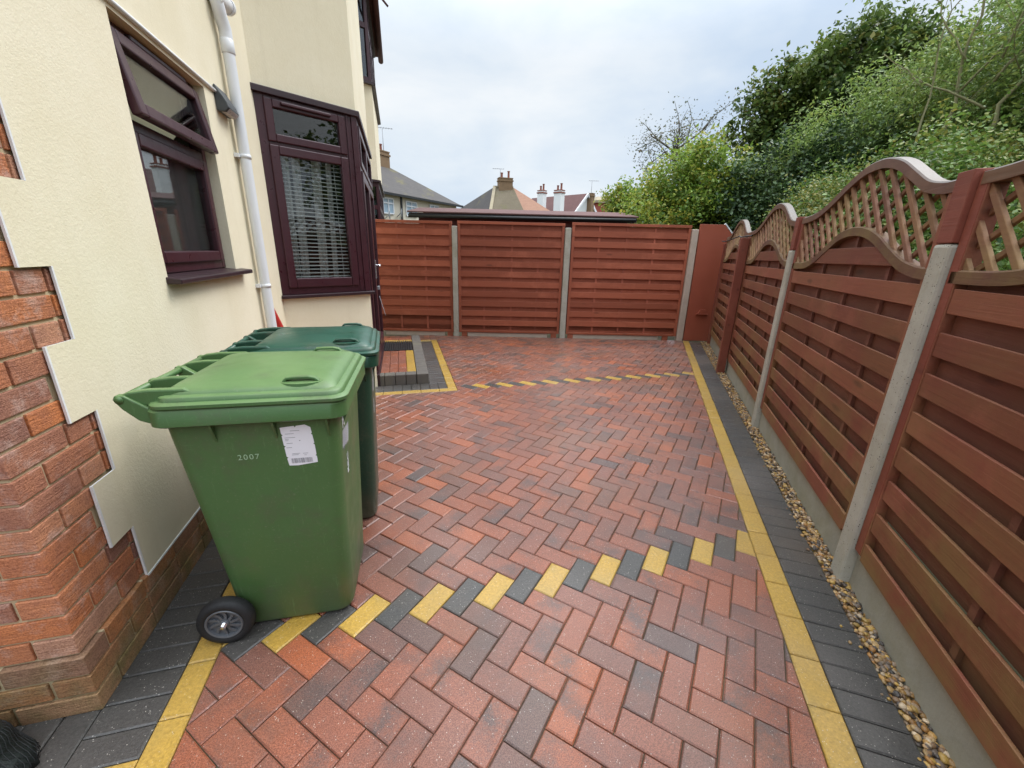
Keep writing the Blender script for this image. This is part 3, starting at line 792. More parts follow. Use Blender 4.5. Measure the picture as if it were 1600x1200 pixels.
# bay faces (below sill, above head), plus main wall beyond
def vq(mb, a, b, z0, z1): mb.add([(a[0], a[1], z0), (b[0], b[1], z0), (b[0], b[1], z1), (a[0], a[1], z1)], [(0, 1, 2, 3)])
vq(rw, A0, Bp, 0, ZS-.03); vq(rw, A0, Bp, ZT, 6.2)
vq(rw, Bp, Cp, ZT, 6.2); vq(rw, Cp, Dp, 0, 6.2)
vq(rw, Dp, Vector((XW, 8.7)), 0, 6.2); vq(rw, Vector((XW, 1.523)), A0, 3.8, 6.2)
# window reveal
y0, y1, z0, z1, xi = 2.298, 3.161, 1.335, 2.358, XW-.10
rw.add([(XW, y0, z0), (XW, y0, z1), (XW, y1, z1), (XW, y1, z0), (xi, y0, z0), (xi, y0, z1), (xi, y1, z1), (xi, y1, z0)], [(0, 1, 5, 4), (1, 2, 6, 5), (2, 3, 7, 6)])
rw.add([(XW, 1.643, .225), (XW, A0[1], .225), (XW-.02, A0[1], .225), (XW-.02, 1.643, .225)], [(0, 1, 2, 3)])
part('rendered_wall', rw, MAT['render'], house, world=True, recalc=False)
# white stop bead along the toothed edge, with the drip at the foot
be = MB()
def bead(p, q, w=.007):
    a_, b_ = Vector(p), Vector(q); be.bar(a_, b_, w, w, (1, 0, 0))
for k in range(len(zq)-1):
    y = 1.643 if k % 2 == 0 else 1.523
    bead((XW-.003, y-.004, zq[k]), (XW-.003, y-.004, zq[k+1]))
    if k: bead((XW-.003, 1.517, zq[k]+(.003 if k % 2 else -.003)), (XW-.003, 1.645, zq[k]+(.003 if k % 2 else -.003)), .005)
be.bar((XW-.002, 1.637, .221), (XW-.002, A0[1], .221), .008, .010, (1, 0, 0))
part('render_bead', be, MAT['bead'], house, world=True)
# brickwork: corner, toothed returns, plinth
bk = MB(); mo = MB(); XB = XW-.012; YF = 1.286
def brick(lo, hi, grime=0.0):
    j = lambda: random.uniform(-.0012, .0012)
    bk.box((lo[0]+j(), lo[1]+j(), lo[2]+j()), (hi[0]+j(), hi[1]+j(), hi[2]+j()), (random.random(), random.random(), grime))
BJ = .0115; ncourse = 48
for c in range(ncourse):
    zb = c*HC; zt = zb + HC - BJ
    pl = c < 3
    ox = .014 if pl else 0.0
    gr = (.95, .8, .55)[c] if pl else (.12 if c == 3 else 0.0)
    xs_, yf = XB+ox, YF-ox
    kq = max([m for m in range(len(zq)) if zq[m] <= zb+.02], default=0)
    lim = (A0[1] if pl else (1.648 if kq % 2 == 0 else 1.528))
    odd = c % 2
    sl, fl = (.215, .1025) if odd else (.1025, .215)
    brick((xs_-fl, yf, zb), (xs_, yf+sl, zt), gr)
    y = yf + sl + BJ; first = True
    while y < lim-.02:
        L = .215 if (not first or odd == 0) else .1025
        first = False
        e = min(lim-.003, y+L); brick((xs_-.1025, y, zb), (xs_, e, zt), gr); y = e + BJ
    x = xs_ - fl - BJ; n_ = 0
    while x > -2.6:
        L = .215
        brick((x-L, yf, zb), (x, yf+.1025, zt), gr); x -= L + BJ
part('brickwork', bk, MAT['brick'], house, world=True, bev=.0022)
mo.box((-2.6, YF+.009, -.02), (XB-.009, YF+.09, 4.0)); mo.box((XB-.095, YF+.0905, -.02), (XB-.0075, A0[1]+.02, .224)); mo.box((XB-.095, YF+.0905, .2245), (XB-.0085, 1.66, 4.0))
mo.box((-2.6, YF-.005, -.02), (XB+.005, YF+.0085, .2235)); mo.box((XB-.007, YF+.01, -.02), (XB+.006, A0[1], .223))
part('mortar', mo, MAT['mortar'], house, world=True)
# rear mass of the house so it blocks the sky as a house does
ms = MB(); ms.box((-8, 1.5, 3.9), (XB-.2, 8.6, 6.2)); ms.box((-8, 1.40, -.02), (-2.4, 8.6, 3.9)); part('rear_wall', ms, MAT['mortar'], house, world=True)
rf = MB(); rf.prism([(-8.3, 1.0, 6.2), (-.1, 1.0, 6.2), (-4.2, 1.0, 8.8)], (0, 7.9, 0)); part('roof', rf, MAT['rtile'], house, world=True)

# casement window beside the downpipe
FX = XW-.052
wi = MB()
def fr(mb, x0, x1, ya, yb, za, zb, w):
    mb.box((x0, ya, za), (x1, ya+w, zb)); mb.box((x0, yb-w, za), (x1, yb, zb)); mb.box((x0, ya+w+.0004, za), (x1, yb-w-.0004, za+w)); mb.box((x0, ya+w+.0004, zb-w), (x1, yb-w-.0004, zb))
fr(wi, FX-.06, FX, y0+.002, y1-.002, 1.345, z1-.002, .052)
wi.box((FX-.06, y0+.0545, 1.945), (FX, y1-.0545, 2.0))
win = part('window', wi, MAT['frame'], house, world=True, bev=.006)
sa = MB(); fr(sa, FX-.03, FX+.016, y0+.048, y1-.048, 1.392, 1.952, .058); part('sash', sa, MAT['frame'], win, world=True, bev=.007)
gl = MB(); gl.box((FX-.016, y0+.106, 1.45), (FX-.010, y1-.106, 1.894)); part('pane', gl, MAT['glass'], win, world=True)
# top hung vent, open
M = Matrix.Translation((FX+.004, 0, 2.318)) @ Matrix.Rotation(R(-10.5), 4, 'Y')
vs_ = MB()
def tb(lo, hi, mb): mb.box(lo, hi, None, M)
H = .322
for lo, hi in (((-.02, y0+.03, -H), (.022, y0+.088, 0)), ((-.02, y1-.088, -H), (.022, y1-.03, 0)), ((-.02, y0+.0885, -H), (.022, y1-.0885, -H+.056)), ((-.02, y0+.0885, -.056), (.022, y1-.0885, 0))): tb(lo, hi, vs_)
part('vent_sash', vs_, MAT['frame'], win, world=True, bev=.007)
vg = MB(); tb((-.006, y0+.088, -H+.055), (0, y1-.088, -.055), vg); part('vent_pane', vg, MAT['glass'], win, world=True)
tv = MB(); tv.box((FX+.001, y0+.20, 2.318), (FX+.026, y1-.16, 2.342)); part('trickle_vent', tv, MAT['frame_dark'], win, world=True, bev=.006)
st2 = MB(); st2.prism([(XW-.06, y0-.02, 1.305), (XW+.062, y0-.02, 1.305), (XW+.062, y0-.02, 1.330), (XW-.06, y0-.02, 1.344)], (0, y1-y0+.14, 0)); part('sill', st2, MAT['frame_dark'], win, world=True, bev=.006)
rm = MB()
def room(mb, lo, hi, open_=None):
    x0_, y0_, z0_ = lo; x1_, y1_, z1_ = hi
    p = [(x0_,y0_,z0_),(x1_,y0_,z0_),(x1_,y1_,z0_),(x0_,y1_,z0_),(x0_,y0_,z1_),(x1_,y0_,z1_),(x1_,y1_,z1_),(x0_,y1_,z1_)]
    F_ = {'floor': (0,1,2,3), 'ceil': (4,7,6,5), 'y0': (0,4,5,1), 'x1': (1,5,6,2), 'y1': (2,6,7,3), 'x0': (3,7,4,0)}
    mb.add(p, [f for k, f in F_.items() if k != open_])
room(rm, (-3.0, 1.9, .3), (FX-.062, 3.9, 2.345), 'x1'); part('room', rm, MAT['room'], win, world=True, recalc=False)
wb = MB(); wb.box((FX-.040, y0+.101, 1.444), (FX-.036, y1-.101, 1.899)); part('blind', wb, MAT['wblind'], win, world=True)
wb = MB(); wb.prism([(FX-.066, y0+.06, 1.97), (FX-.066, y0+.56, 1.97), (FX-.066, y1-.06, 2.14), (FX-.066, y1-.06, 2.32), (FX-.066, y0+.06, 2.32)], (-.004, 0, 0)); part('cream_vent_sheet', wb, MAT['ceil'], win, world=True)  # added cream sheet, stands in for the bright ceiling behind the vent
ce = MB(); ce.box((-3.0, 1.9, 2.330), (FX-.07, 3.9, 2.341)); ce.box((-1.9, 3.25, 1.93), (FX-.08, 3.27, 2.329)); part('ceiling', ce, MAT['ceil'], win, world=True)

# bay: angled window on the near face
ub = (Bp-A0).normalized(); nb_ = Vector((ub[1], -ub[0])); LB = (Bp-A0).length
def bp(s, d, z): v = A0 + ub*s + nb_*d; return (v[0], v[1], z)
BM = Matrix.Identity(4)
for i, v in enumerate(((ub[0], ub[1], 0), (nb_[0], nb_[1], 0), (0, 0, 1), (A0[0], A0[1], 0))):
    for r_ in range(3): BM[r_][i] = v[r_]
def bb_(mb, lo, hi): mb.box(lo, hi, None, BM)
def frm(mb, s0, s1, d0, d1, z0_, z1_, w, wb=None):
    wb = wb or w
    bb_(mb, (s0, d0, z0_), (s0+w, d1, z1_)); bb_(mb, (s1-w, d0, z0_), (s1, d1, z1_)); bb_(mb, (s0+w+.0004, d0, z0_), (s1-w-.0004, d1, z0_+wb)); bb_(mb, (s0+w+.0004, d0, z1_-w), (s1-w-.0004, d1, z1_))
bw = MB(); frm(bw, .001, LB-.055, -.065, .002, ZS, ZT-.002, .07, .065); bb_(bw, (.0715, -.065, 2.272), (LB-.1255, .002, 2.335)); bb_(bw, (LB-.054, -.07, ZS), (LB+.0, .012, ZT-.002))
bb_(bw, (LB-.105, .0025, ZS+.02), (LB-.085, .010, ZT-.02))
bay = part('bay_window', bw, MAT['frame'], house, world=True, bev=.006)
s1 = MB(); frm(s1, .066, LB-.118, -.03, .02, 2.312, 2.625, .062); part('vent_sash', s1, MAT['frame'], bay, world=True, bev=.008)
s2_ = MB(); frm(s2_, .066, LB-.118, -.03, .02, 1.125, 2.288, .070, .085); part('sash', s2_, MAT['frame'], bay, world=True, bev=.008)
gp = MB(); bb_(gp, (.127, -.014, 2.373), (LB-.179, -.008, 2.564)); part('vent_pane', gp, MAT['glass_bay'], bay, world=True)
gp = MB(); bb_(gp, (.135, -.014, 1.209), (LB-.187, -.008, 2.219)); part('pane', gp, MAT['glass_bay'], bay, world=True)
tv = MB(); bb_(tv, (.19, .0205, 2.588), (.60, .043, 2.612)); part('trickle_vent', tv, MAT['frame'], bay, world=True, bev=.006)
hd = MB()
def offs(d): return [A0 + nb_*d + ub*0 - ub*.02, Bp + (nb_ + Vector((1, 0))).normalized()*d*1.12, Cp + Vector((d, 0)), Cp + Vector((-.06, 0)), Bp + Vector((-.06, 0)) - ub*.0 + Vector((0, .03)), A0 - nb_*.02 - ub*.02]
hd.prism([(p[0], p[1], ZT-.045) for p in offs(.035)], (0, 0, .05)); part('head_trim', hd, MAT['frame_dark'], bay, world=True, bev=.005)
sl_ = MB(); sl_.prism([bp(-.015, -.03, ZS-.032), bp(-.015, .05, ZS-.032), bp(LB+.035, .05, ZS-.032), bp(LB-.0, -.03, ZS-.032)], (0, 0, .031)); part('sill', sl_, MAT['frame_dark'], bay, world=True, bev=.006)
bl = MB()
z = 1.22
while z < 2.25:
    Mx = BM @ Matrix.Translation((0, -.052, z)) @ Matrix.Rotation(R(-24), 4, 'X'); bl.box((.10, -.0125, -.0006), (LB-.12, .0125, .0006), None, Mx); z += .0335
for s_ in (.20, .61): bb_(bl, (s_-.002, -.0385, 1.2), (s_+.002, -.0375, 2.28))
bb_(bl, (.09, -.075, 2.255), (LB-.11, -.035, 2.27)); part('blind', bl, MAT['blind'], bay, world=True)
cu = MB(); cu.smooth = True
for s0_, w_ in ((.22, .055), (.30, .07), (.47, .08), (.60, .05)):
    ring = []
    for k in range(9): ring.append((s0_ + w_*k/8 - .03, -.12 + .02*math.sin(k*1.6)))
    rings = [[tuple(BM @ Vector((a_[0]+(z_-2.2)*.03, a_[1], z_))) for a_ in ring] for z_ in (1.12, 1.7, 2.4)]
    cu.strip(rings, None, False, False)
part('curtain', cu, MAT['curtain'], bay, world=True, recalc=False)
br_ = MB()
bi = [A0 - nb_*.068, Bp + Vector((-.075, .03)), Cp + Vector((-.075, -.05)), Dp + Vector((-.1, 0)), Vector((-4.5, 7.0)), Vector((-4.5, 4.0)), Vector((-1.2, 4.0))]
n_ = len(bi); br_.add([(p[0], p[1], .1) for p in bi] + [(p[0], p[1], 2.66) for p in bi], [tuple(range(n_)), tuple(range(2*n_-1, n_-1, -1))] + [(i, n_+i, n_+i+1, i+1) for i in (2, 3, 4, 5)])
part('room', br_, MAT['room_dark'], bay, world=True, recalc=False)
# patio doors on the front face of the bay
dr = MB()
dz0, dz1 = .135, ZT-.047
FXb = Bp[0]
def dfr(mb, ya, yb, xa, xb, za, zb, w, wb=None):
    wb = wb or w
    mb.box((xa, ya, za), (xb, ya+w, zb)); mb.box((xa, yb-w, za), (xb, yb, zb)); mb.box((xa, ya+w+.0004, za), (xb, yb-w-.0004, za+wb)); mb.box((xa, ya+w+.0004, zb-w), (xb, yb-w-.0004, zb))
dfr(dr, Bp[1]+.012, Cp[1], FXb-.06, FXb+.004, dz0, dz1, .06); dr.box((FXb-.06, Bp[1]+.0725, 2.20), (FXb+.004, Cp[1]-.0605, 2.265))
door = part('patio_door', dr, MAT['frame'], house, world=True, bev=.005)
yc = (Bp[1]+Cp[1])/2
for ya, yb in ((Bp[1]+.065, yc-.002), (yc+.002, Cp[1]-.055)):
    d_ = MB(); dfr(d_, ya, yb, FXb-.035, FXb+.022, dz0+.03, 2.21, .085, .14); part('door_leaf', d_, MAT['frame'], door, world=True, bev=.006)
    d_ = MB(); d_.box((FXb-.014, ya+.084, dz0+.169), (FXb-.008, yb-.084, 2.126)); part('pane', d_, MAT['glass'], door, world=True)
    d_ = MB(); dfr(d_, ya, yb, FXb-.03, FXb+.018, 2.25, dz1-.045, .055); part('fanlight', d_, MAT['frame'], door, world=True, bev=.006)
    d_ = MB(); d_.box((FXb-.014, ya+.054, 2.304), (FXb-.008, yb-.054, dz1-.099)); part('pane', d_, MAT['glass'], door, world=True)
for y_, zz in ((yc-.045, 1.24), (yc+.045, 1.24)):
    h_ = MB(); h_.box((FXb+.0225, y_-.014, zz-.11), (FXb+.032, y_+.014, zz+.11)); h_.tube([(FXb+.03, y_, zz+.05), (FXb+.075, y_, zz+.05), (FXb+.08, y_+(.02 if y_ > yc else -.02), zz+.05), (FXb+.078, y_+(.12 if y_ > yc else -.12), zz+.045)], .009, 8)
    part('handle', h_, MAT['steel'], door, world=True)
h_ = MB(); h_.box((FXb+.0225, yc+.12, .98), (FXb+.05, yc+.22, 1.02)); h_.tube([(FXb+.02, yc+.5, .86), (FXb+.10, yc+.15, .64)], .003, 6); part('door_catch', h_, MAT['alu'], door, world=True)
th = MB(); th.box((FXb-.06, Bp[1]+.01, .0), (FXb+.03, Cp[1], dz0-.001)); part('threshold', th, MAT['frame_dark'], door, world=True, bev=.004)

# fittings on the house wall
pipe = thing('drainpipe', 'white plastic downpipe with angled branch running down the cream wall', 'drainpipe', (XW, 3.56, 0))
PX, PY = XW+.052, 3.545
mb = MB(); mb.tube([(PX, PY, .05), (PX, PY, 2.80)], .034, 20); part('pipe', mb, MAT['white'], pipe, world=True, sharp=R(60))
mb = MB(); mb.tube([(PX, PY, 2.66), (PX, PY, 2.665), (PX, PY, 2.74), (PX, PY, 2.745)], [.034, .039, .039, .034], 20); mb.tube([(PX, PY, 2.74), (PX, PY, 2.80), (PX-.004, PY-.03, 2.85), (PX-.004, PY-.055, 2.90), (PX-.004, PY-.06, 2.95)], .037, 20)
mb.tube([(PX-.004, PY-.085, 2.93), (PX-.002, PY+.03, 2.952), (PX, PY+.13, 2.97)], .043, 20); mb.tube([(PX, PY+.10, 2.963), (PX, PY+.135, 2.972)], .049, 20)
mb.tube([(PX-.004, PY-.06, 2.95), (PX-.004, PY-.06, 4.2)], .034, 20); part('tee_branch', mb, MAT['white'], pipe, world=True, sharp=R(60))
for zb in (2.07, 1.2):
    mb = MB(); mb.tube([(PX, PY, zb-.012), (PX, PY, zb+.012)], .038, 20); mb.box((XW+.001, PY-.055, zb-.012), (PX-.02, PY+.055, zb+.012)); part('bracket', mb, MAT['white'], pipe, world=True)
lt = thing('wall_light', 'small dark wedge shaped lamp on the cream wall beside the open window', 'wall light', (XW, 3.36, 2.3))
LY, LZ = 3.40, 2.345
pr_ = [(XW+.001, LZ+.075), (XW+.010, LZ+.08), (XW+.062, LZ-.008), (XW+.072, LZ-.042), (XW+.05, LZ-.064), (XW+.001, LZ-.064)]
mb = MB(); mb.prism([(x, LY-.09, z_) for x, z_ in pr_], (0, .18, 0)); part('housing', mb, MAT['lamp'], lt, world=True, bev=.006)
mb = MB(); mb.prism([(XW+.0715, LY-.075, LZ-.047), (XW+.0735, LY-.075, LZ-.050), (XW+.053, LY-.075, LZ-.068), (XW+.025, LY-.075, LZ-.068), (XW+.025, LY-.075, LZ-.0645), (XW+.051, LY-.075, LZ-.0655)], (0, .15, 0)); part('lens', mb, MAT['lens'], lt, world=True)
mb = MB(); mb.tube([(XW+.010, .9+1.3, 2.385), (XW+.010, 3.32, 2.385)], .009, 8); mb.box((XW+.001, 2.2, 2.376), (XW+.012, 3.30, 2.394)); mb.tube([(XW+.010, 2.2, 2.385), (XW+.010, 1.7, 2.385)], .009, 8)
single('cable_conduit', mb, MAT['bead'], 'white cable conduit along the window head leading to the wall lamp', 'conduit')
mb = MB(); mb.tube([(-.80, 3.98, .0), (-.90, 3.86, .42), (-.99, 3.72, .86), (-1.012, 3.655, 1.075)], [.040, .038, .030, .006], 10)
single('leaning_pole', mb, MAT['red'], 'red tapering pole leaning on the wall beside the white downpipe foot', 'pole', sharp=R(50))

# doorstep outside the patio doors
ds = thing('doorstep', 'raised block doorstep with dark kerb edge outside the patio doors', 'doorstep', (.25, 4.66, 0))
KZ = .118
kb = MB()
def kb_block(lo, hi): kb.box(lo, hi, (random.random(), random.random(), .4))
x = .115
while x > -.36: kb_block((x-.117, 4.645, -.01), (x-.002, 4.775, KZ)); x -= .119
kb_block((.119, 4.642, -.01), (.255, 4.778, KZ+.001))
y = 4.781
while y < 6.9: kb_block((.12, y, -.01), (.253, y+.196, KZ)); y += .199
part('kerb', kb, MAT['kerb'], ds, world=True, bev=.008)
ib = MB(); global_bd = bd; bd = ib
def run2(p0, d, n, w0, w1, length, step, colf):
    s = 0.0
    while s < length-1e-6:
        e = min(length, s+step)
        if e-s > .02: block(ib, [p0+d*s+n*w0, p0+d*e+n*w0, p0+d*e+n*w1, p0+d*s+n*w1], colf(), z=KZ-.004, skirt=.1)
        s = e
run2(Vector((.117, 4.779)), Yd, Vector((-1, 0)), 0, .105, 1.1, .55, YEL)
for k in range(3): run2(Vector((.012-.1*k, 4.779)), Yd, Vector((-1, 0)), 0, .1, 1.1, .2, lambda: (random.uniform(.55, .95), random.random()*.4, 0.0))
part('infill', ib, MAT['paver'], ds, world=True); ib = MB()
run2(Vector((.117, 6.52)), Vector((-1, 0)), Yd, 0, .1, .43, .2, YEL)
run2(Vector((.117, 6.62)), Vector((-1, 0)), Yd, 0, .2, .43, .1, lambda: (random.uniform(.5, .9), random.random()*.4, 0.0))
part('rear_infill', ib, MAT['paver'], ds, world=True)
gr_ = MB(); gr_.box((-.31, 5.89, KZ-.06), (.115, 6.51, KZ-.022))
x = -.305
while x < .11: gr_.box((x, 5.89, KZ-.0215), (x+.018, 6.51, KZ+.004)); x += .032
part('drain_grate', gr_, MAT['black'], ds, world=True, bev=.002)

# black net bundle in the corner by the brick
nt = thing('net_bundle', 'black net covered bundle lying at the foot of the brick corner', 'bundle', (-1.33, 1.13, 0))
mb = MB(); mb.smooth = True
rings = []
for i in range(13):
    t = i/12; ph = t*math.pi/2; zz = .17*math.sin(ph) if True else 0; rr = math.cos(ph)**.55 if i < 12 else .02
    rings.append([(-1.40 + rr*.262*math.cos(a_)*(1+.05*math.sin(3*a_+i)+.05*math.sin(9*a_+2.3*i)), 1.10 + rr*.165*math.sin(a_)*(1+.06*math.sin(2*a_+1)+.05*math.sin(8*a_-1.9*i)), zz*(1+.12*math.sin(4*a_+i*.9))) for a_ in [2*math.pi*k/32 for k in range(32)]])
mb.strip(rings); part('bundle_core', mb, MAT['net'], nt, world=True)
mb = MB()
for k in range(64):
    a_ = 2*math.pi*k/64
    for sg in (1, -1):
        pth = []
        for i in range(12):
            ph = (i/11)*math.pi/2*.97; rr = math.cos(ph)**.55*1.01; aa = a_ + sg*i*.07
            pth.append((-1.40 + rr*.264*math.cos(aa)*(1+.05*math.sin(3*aa+i*12/11)), 1.10 + rr*.168*math.sin(aa)*(1+.06*math.sin(2*aa+1)), .172*math.sin(ph)+.001))
        mb.tube(pth, .0008, 4)
part('netting', mb, MAT['black'], nt, world=True)
mb = MB(); mb.tube([(-1.255, 1.055, .158), (-1.215, 1.02, .158), (-1.185, .975, .145)], .0022, 5); single('straw', mb, MAT['straw'], 'single pale dry straw lying on the black net bundle', 'straw')

# ------------------------------------------------------------------ wheelie bins
def rrect(xb, xf, hy, r, z, n=5):
    pts = []
    for cx, cy, a0 in ((xf-r, hy-r, 0), (xb+r, hy-r, 90), (xb+r, -hy+r, 180), (xf-r, -hy+r, 270)):
        for k in range(n+1):
            a_ = R(a0 + 90*k/n); pts.append((cx + r*math.cos(a_), cy + r*math.sin(a_), z))
    return pts
def make_bin(loc, rot, mat, label, decorated):
    t = thing('wheelie_bin', label, 'wheelie bin', loc, rot, 'wheelie bins by the cream wall')
    b = MB(); b.smooth = True
    b.strip([rrect(*s_) for s_ in ((-.195, .19, .19, .05, .004), (-.212, .208, .208, .055, .012), (-.220, .214, .215, .055, .03), (-.250, .231, .238, .05, .45), (-.283, .249, .263, .045, .88), (-.286, .251, .266, .045, .93))])
    body = part('body', b, mat, t, sharp=R(40))
    rmb = MB(); rmb.smooth = True
    rmb.strip([rrect(*s_) for s_ in ((-.306, .280, .290, .05, .922), (-.312, .286, .296, .05, .927), (-.312, .286, .296, .05, .978), (-.307, .281, .291, .05, .984), (-.27, .25, .26, .04, .9845))])
    part('rim', rmb, mat, body, sharp=R(40))
    def rib(poly, d): m = MB(); m.prism(poly, d); part('rib', m, mat, body)
    for sy in (-1, 1):
        for x in (-.14, .045, .215): rib([(x, sy*.2635, .923), (x, sy*.289, .923), (x, sy*.284, .905), (x, sy*.2585, .845)], (.007, 0, 0))
    for yy in (-.16, 0, .16): rib([(-.285, yy, .922), (-.305, yy, .922), (-.28, yy, .84)], (0, .007, 0)); rib([(.250, yy, .922), (.279, yy, .922), (.248, yy, .85)], (0, .007, 0))
    # rear hinge lugs and grip bar
    for yy in (-.27, -.095, .07, .245):
        hg = MB(); hg.prism([(-.30, yy, .93), (-.335, yy, .945), (-.372, yy, .985), (-.392, yy, 1.018), (-.385, yy, 1.032), (-.36, yy, 1.03), (-.30, yy, .985)], (0, .026, 0))
        part('hinge_lug', hg, mat, body, bev=.004)
    gb_ = MB(); gb_.tube([(-.374, -.272, 1.017), (-.374, .272, 1.017)], .0125, 12); part('grip_bar', gb_, mat, body)
    # lid
    l = MB(); l.smooth = True
    l.strip([rrect(*s_) for s_ in ((-.300, .291, .298, .05, .9865), (-.302, .294, .301, .05, .990), (-.302, .294, .301, .05, 1.000), (-.299, .290, .297, .05, 1.004), (-.286, .279, .286, .05, 1.007), (-.283, .275, .283, .05, 1.019), (-.279, .271, .279, .05, 1.023), (-.266, .256, .266, .05, 1.026),
             (-.262, .251, .262, .055, 1.034), (-.248, .240, .246, .06, 1.043), (-.19, .21, .19, .07, 1.051), (-.13, .16, .13, .07, 1.056), (-.05, .08, .05, .04, 1.059))])
    lid = part('lid', l, mat, t, sharp=R(33))
    for yy, xs_, zs_ in ((-.262, -.17, 1.030), (-.125, -.09, 1.050), (.100, -.09, 1.050), (.236, -.17, 1.030)):
        la = MB(); la.prism([(xs_, yy, zs_), (-.20, yy, 1.044), (-.30, yy, 1.045), (-.352, yy, 1.039), (-.384, yy, 1.026), (-.382, yy, 1.004), (-.36, yy, .994), (-.298, yy, .991), (-.20, yy, 1.010)], (0, .026, 0)); part('hinge_arm', la, mat, lid, bev=.006)
    for sy in (-1, 1):
        h = MB(); yy = sy*.222
        pth = [(.085, yy, 1.034), (.088, yy, 1.048), (.096, yy, 1.056), (.12, yy, 1.058), (.165, yy, 1.058), (.186, yy, 1.053), (.196, yy, 1.043), (.200, yy, 1.026)]
        rings = []
        for i, p in enumerate(pth):
            d = (Vector(pth[min(i+1, 7)])-Vector(pth[max(i-1, 0)])).normalized(); nn = Vector((-d[2], 0, d[0]))
            rings.append([Vector(p) + nn*(.005*a_) + Vector((0, .012*b_, 0)) for a_, b_ in ((-1, -1), (-1, 1), (1, 1), (1, -1))])
        h.strip(rings); ho = part('lid_handle', h, mat, lid, bev=.003)
        ps = MB(); ps.smooth = True
        ps.strip([[(.142+(.072*k_)*math.cos(a_), yy+.012*sy*0+.040*k_*math.sin(a_), zz) for a_ in [2*math.pi*i/20 for i in range(20)]] for k_, zz in ((1.0, 1.034), (.97, 1.0445), (.86, 1.0455), (.78, 1.0425))]); part('handle_rim', ps, mat, lid, sharp=R(40))
    ax = MB(); ax.tube([(-.235, -.30, .10), (-.235, .30, .10)], .010, 10); part('axle', ax, MAT['steel'], t)
    for sy in (-1, 1):
        w = MB(); w.smooth = True; c = (-.235, sy*.262, .10)
        w.lathe([(-.022*1, .066), (-.026, .072), (-.027, .082), (-.022, .094), (-.010, .0995), (.010, .0995), (.022, .094), (.027, .082), (.026, .072), (.022, .066)], c, 'Y', 40, None, False)
        wl = part('wheel', w, MAT['tyre'], t, sharp=R(50))
        ri = MB(); ri.smooth = True
        for sd in (-1, 1): ri.lathe([(sd*.023, .0665), (sd*.026, .064), (sd*.024, .058), (sd*.010, .056), (sd*.006, .020), (sd*.006, .004)], c, 'Y', 40, None, False)
        ri.smooth = False
        for sd in (-1, 1):
            for k in range(10):
                a_ = 2*math.pi*k/10
                p = [Vector((c[0]+r_*math.cos(a_+tw), c[1]+sd*.014, c[2]+r_*math.sin(a_+tw))) for r_, tw in ((.014, 0), (.035, .12), (.059, .30))]
                ri.bar(p[0], p[1], .010, .006, (0, 1, 0)); ri.bar(p[1], p[2], .010, .005, (0, 1, 0))
            ri.lathe([(sd*.006, .017), (sd*.022, .016), (sd*.024, .012), (sd*.024, .003)], c, 'Y', 20)
        part('wheel_rim', ri, MAT['rim'], wl, sharp=R(40))
    # print on the flat sides
    def hy(z_): return .238 + (z_-.45)*(.263-.238)/.43
    def side(u_, v_, off):                               # u along +x, v up, on the near side
        return (u_, -(hy(v_)+off), v_)
    def front(y_, z_, off): return (.231 + (z_-.45)*(.249-.231)/.43 + off, y_, z_)
    if decorated:
        lb = MB(); rr = random.Random(3)
        x0, x1, z0, z1 = .058, .156, .735, .892
        outl = [(x0, z1-.004), (x0+.045, z1), (x0+.048, z1-.006), (x0+.052, z1), (x1-.018, z1+.003), (x1-.001, z1-.008), (x1, z1-.030), (x1-.004, z1-.034), (x1, z1-.038), (x1+.001, z1-.070), (x1-.003, z1-.074), (x1+.001, z1-.078), (x1, z0+.04), (x1-.004, z0+.036), (x1, z0+.032), (x1-.001, z0+.008), (x0+.03, z0), (x0+.002, z0+.002), (x0, z0+.03), (x0+.005, z0+.034), (x0, z0+.038), (x0, z0+.075), (x0+.005, z0+.079), (x0, z0+.083), (x0, z0+.12), (x0+.004, z0+.124), (x0, z0+.128)]
        skew = lambda u_, v_: (u_ + .012 - (v_-z0)*.05, v_+.003)
        n_ = len(outl); P_ = [side(*skew(*p), .0012) for p in outl]; Q_ = [side(*skew(*p), .0004) for p in outl]
        lb.add(P_ + Q_, [tuple(range(n_))] + [(i, (i+1) % n_, n_+(i+1) % n_, n_+i) for i in range(n_)]); lab = part('sticker', lb, MAT['paper'], body)
        ik = MB()
        def rect(u0, v0, u1, v1): ik.add([side(*skew(*p), .0016) for p in ((u0, v0), (u1, v0), (u1, v1), (u0, v1))], [(0, 1, 2, 3)])
        u_ = x0+.012
        while u_ < x1-.016:
            w_ = rr.choice((.0007, .0012, .0018)); rect(u_, z0+.010, u_+w_, z0+.030); u_ += w_ + rr.choice((.0007, .0012, .0016))
        for v_, a0, a1 in ((.048, .02, .046), (.043, .018, .040), (.047, .055, .072), (.040, .058, .066), (.073, .006, .024), (.112, .008, .042), (.106, .008, .020), (.101, .008, .018), (.138, .03, .06), (.127, .012, .04), (.09, .01, .03)): rect(x0+a0, z0+v_, x0+a1, z0+v_+.0016)
        rect(x0+.052, z0+.098, x0+.056, z0+.101)
        part('print', ik, MAT['ink'], lab, recalc=False)
        dg = MB(); vs, fs = text_mesh('2007', .029, .0004, 1.25); dg.add([side(x_-.052, .785+y_, .0006+z_) for x_, y_, z_ in vs], fs); part('stamped_year', dg, MAT['embos'], body)
    fp = MB(); vs, fs = text_mesh('R', .085, .0004)
    def vert(x_, y_): return (y_, x_)
    fp.add([front(-.165+x_*.9, .865+y_, .0012+z_) for x_, y_, z_ in vs], fs)
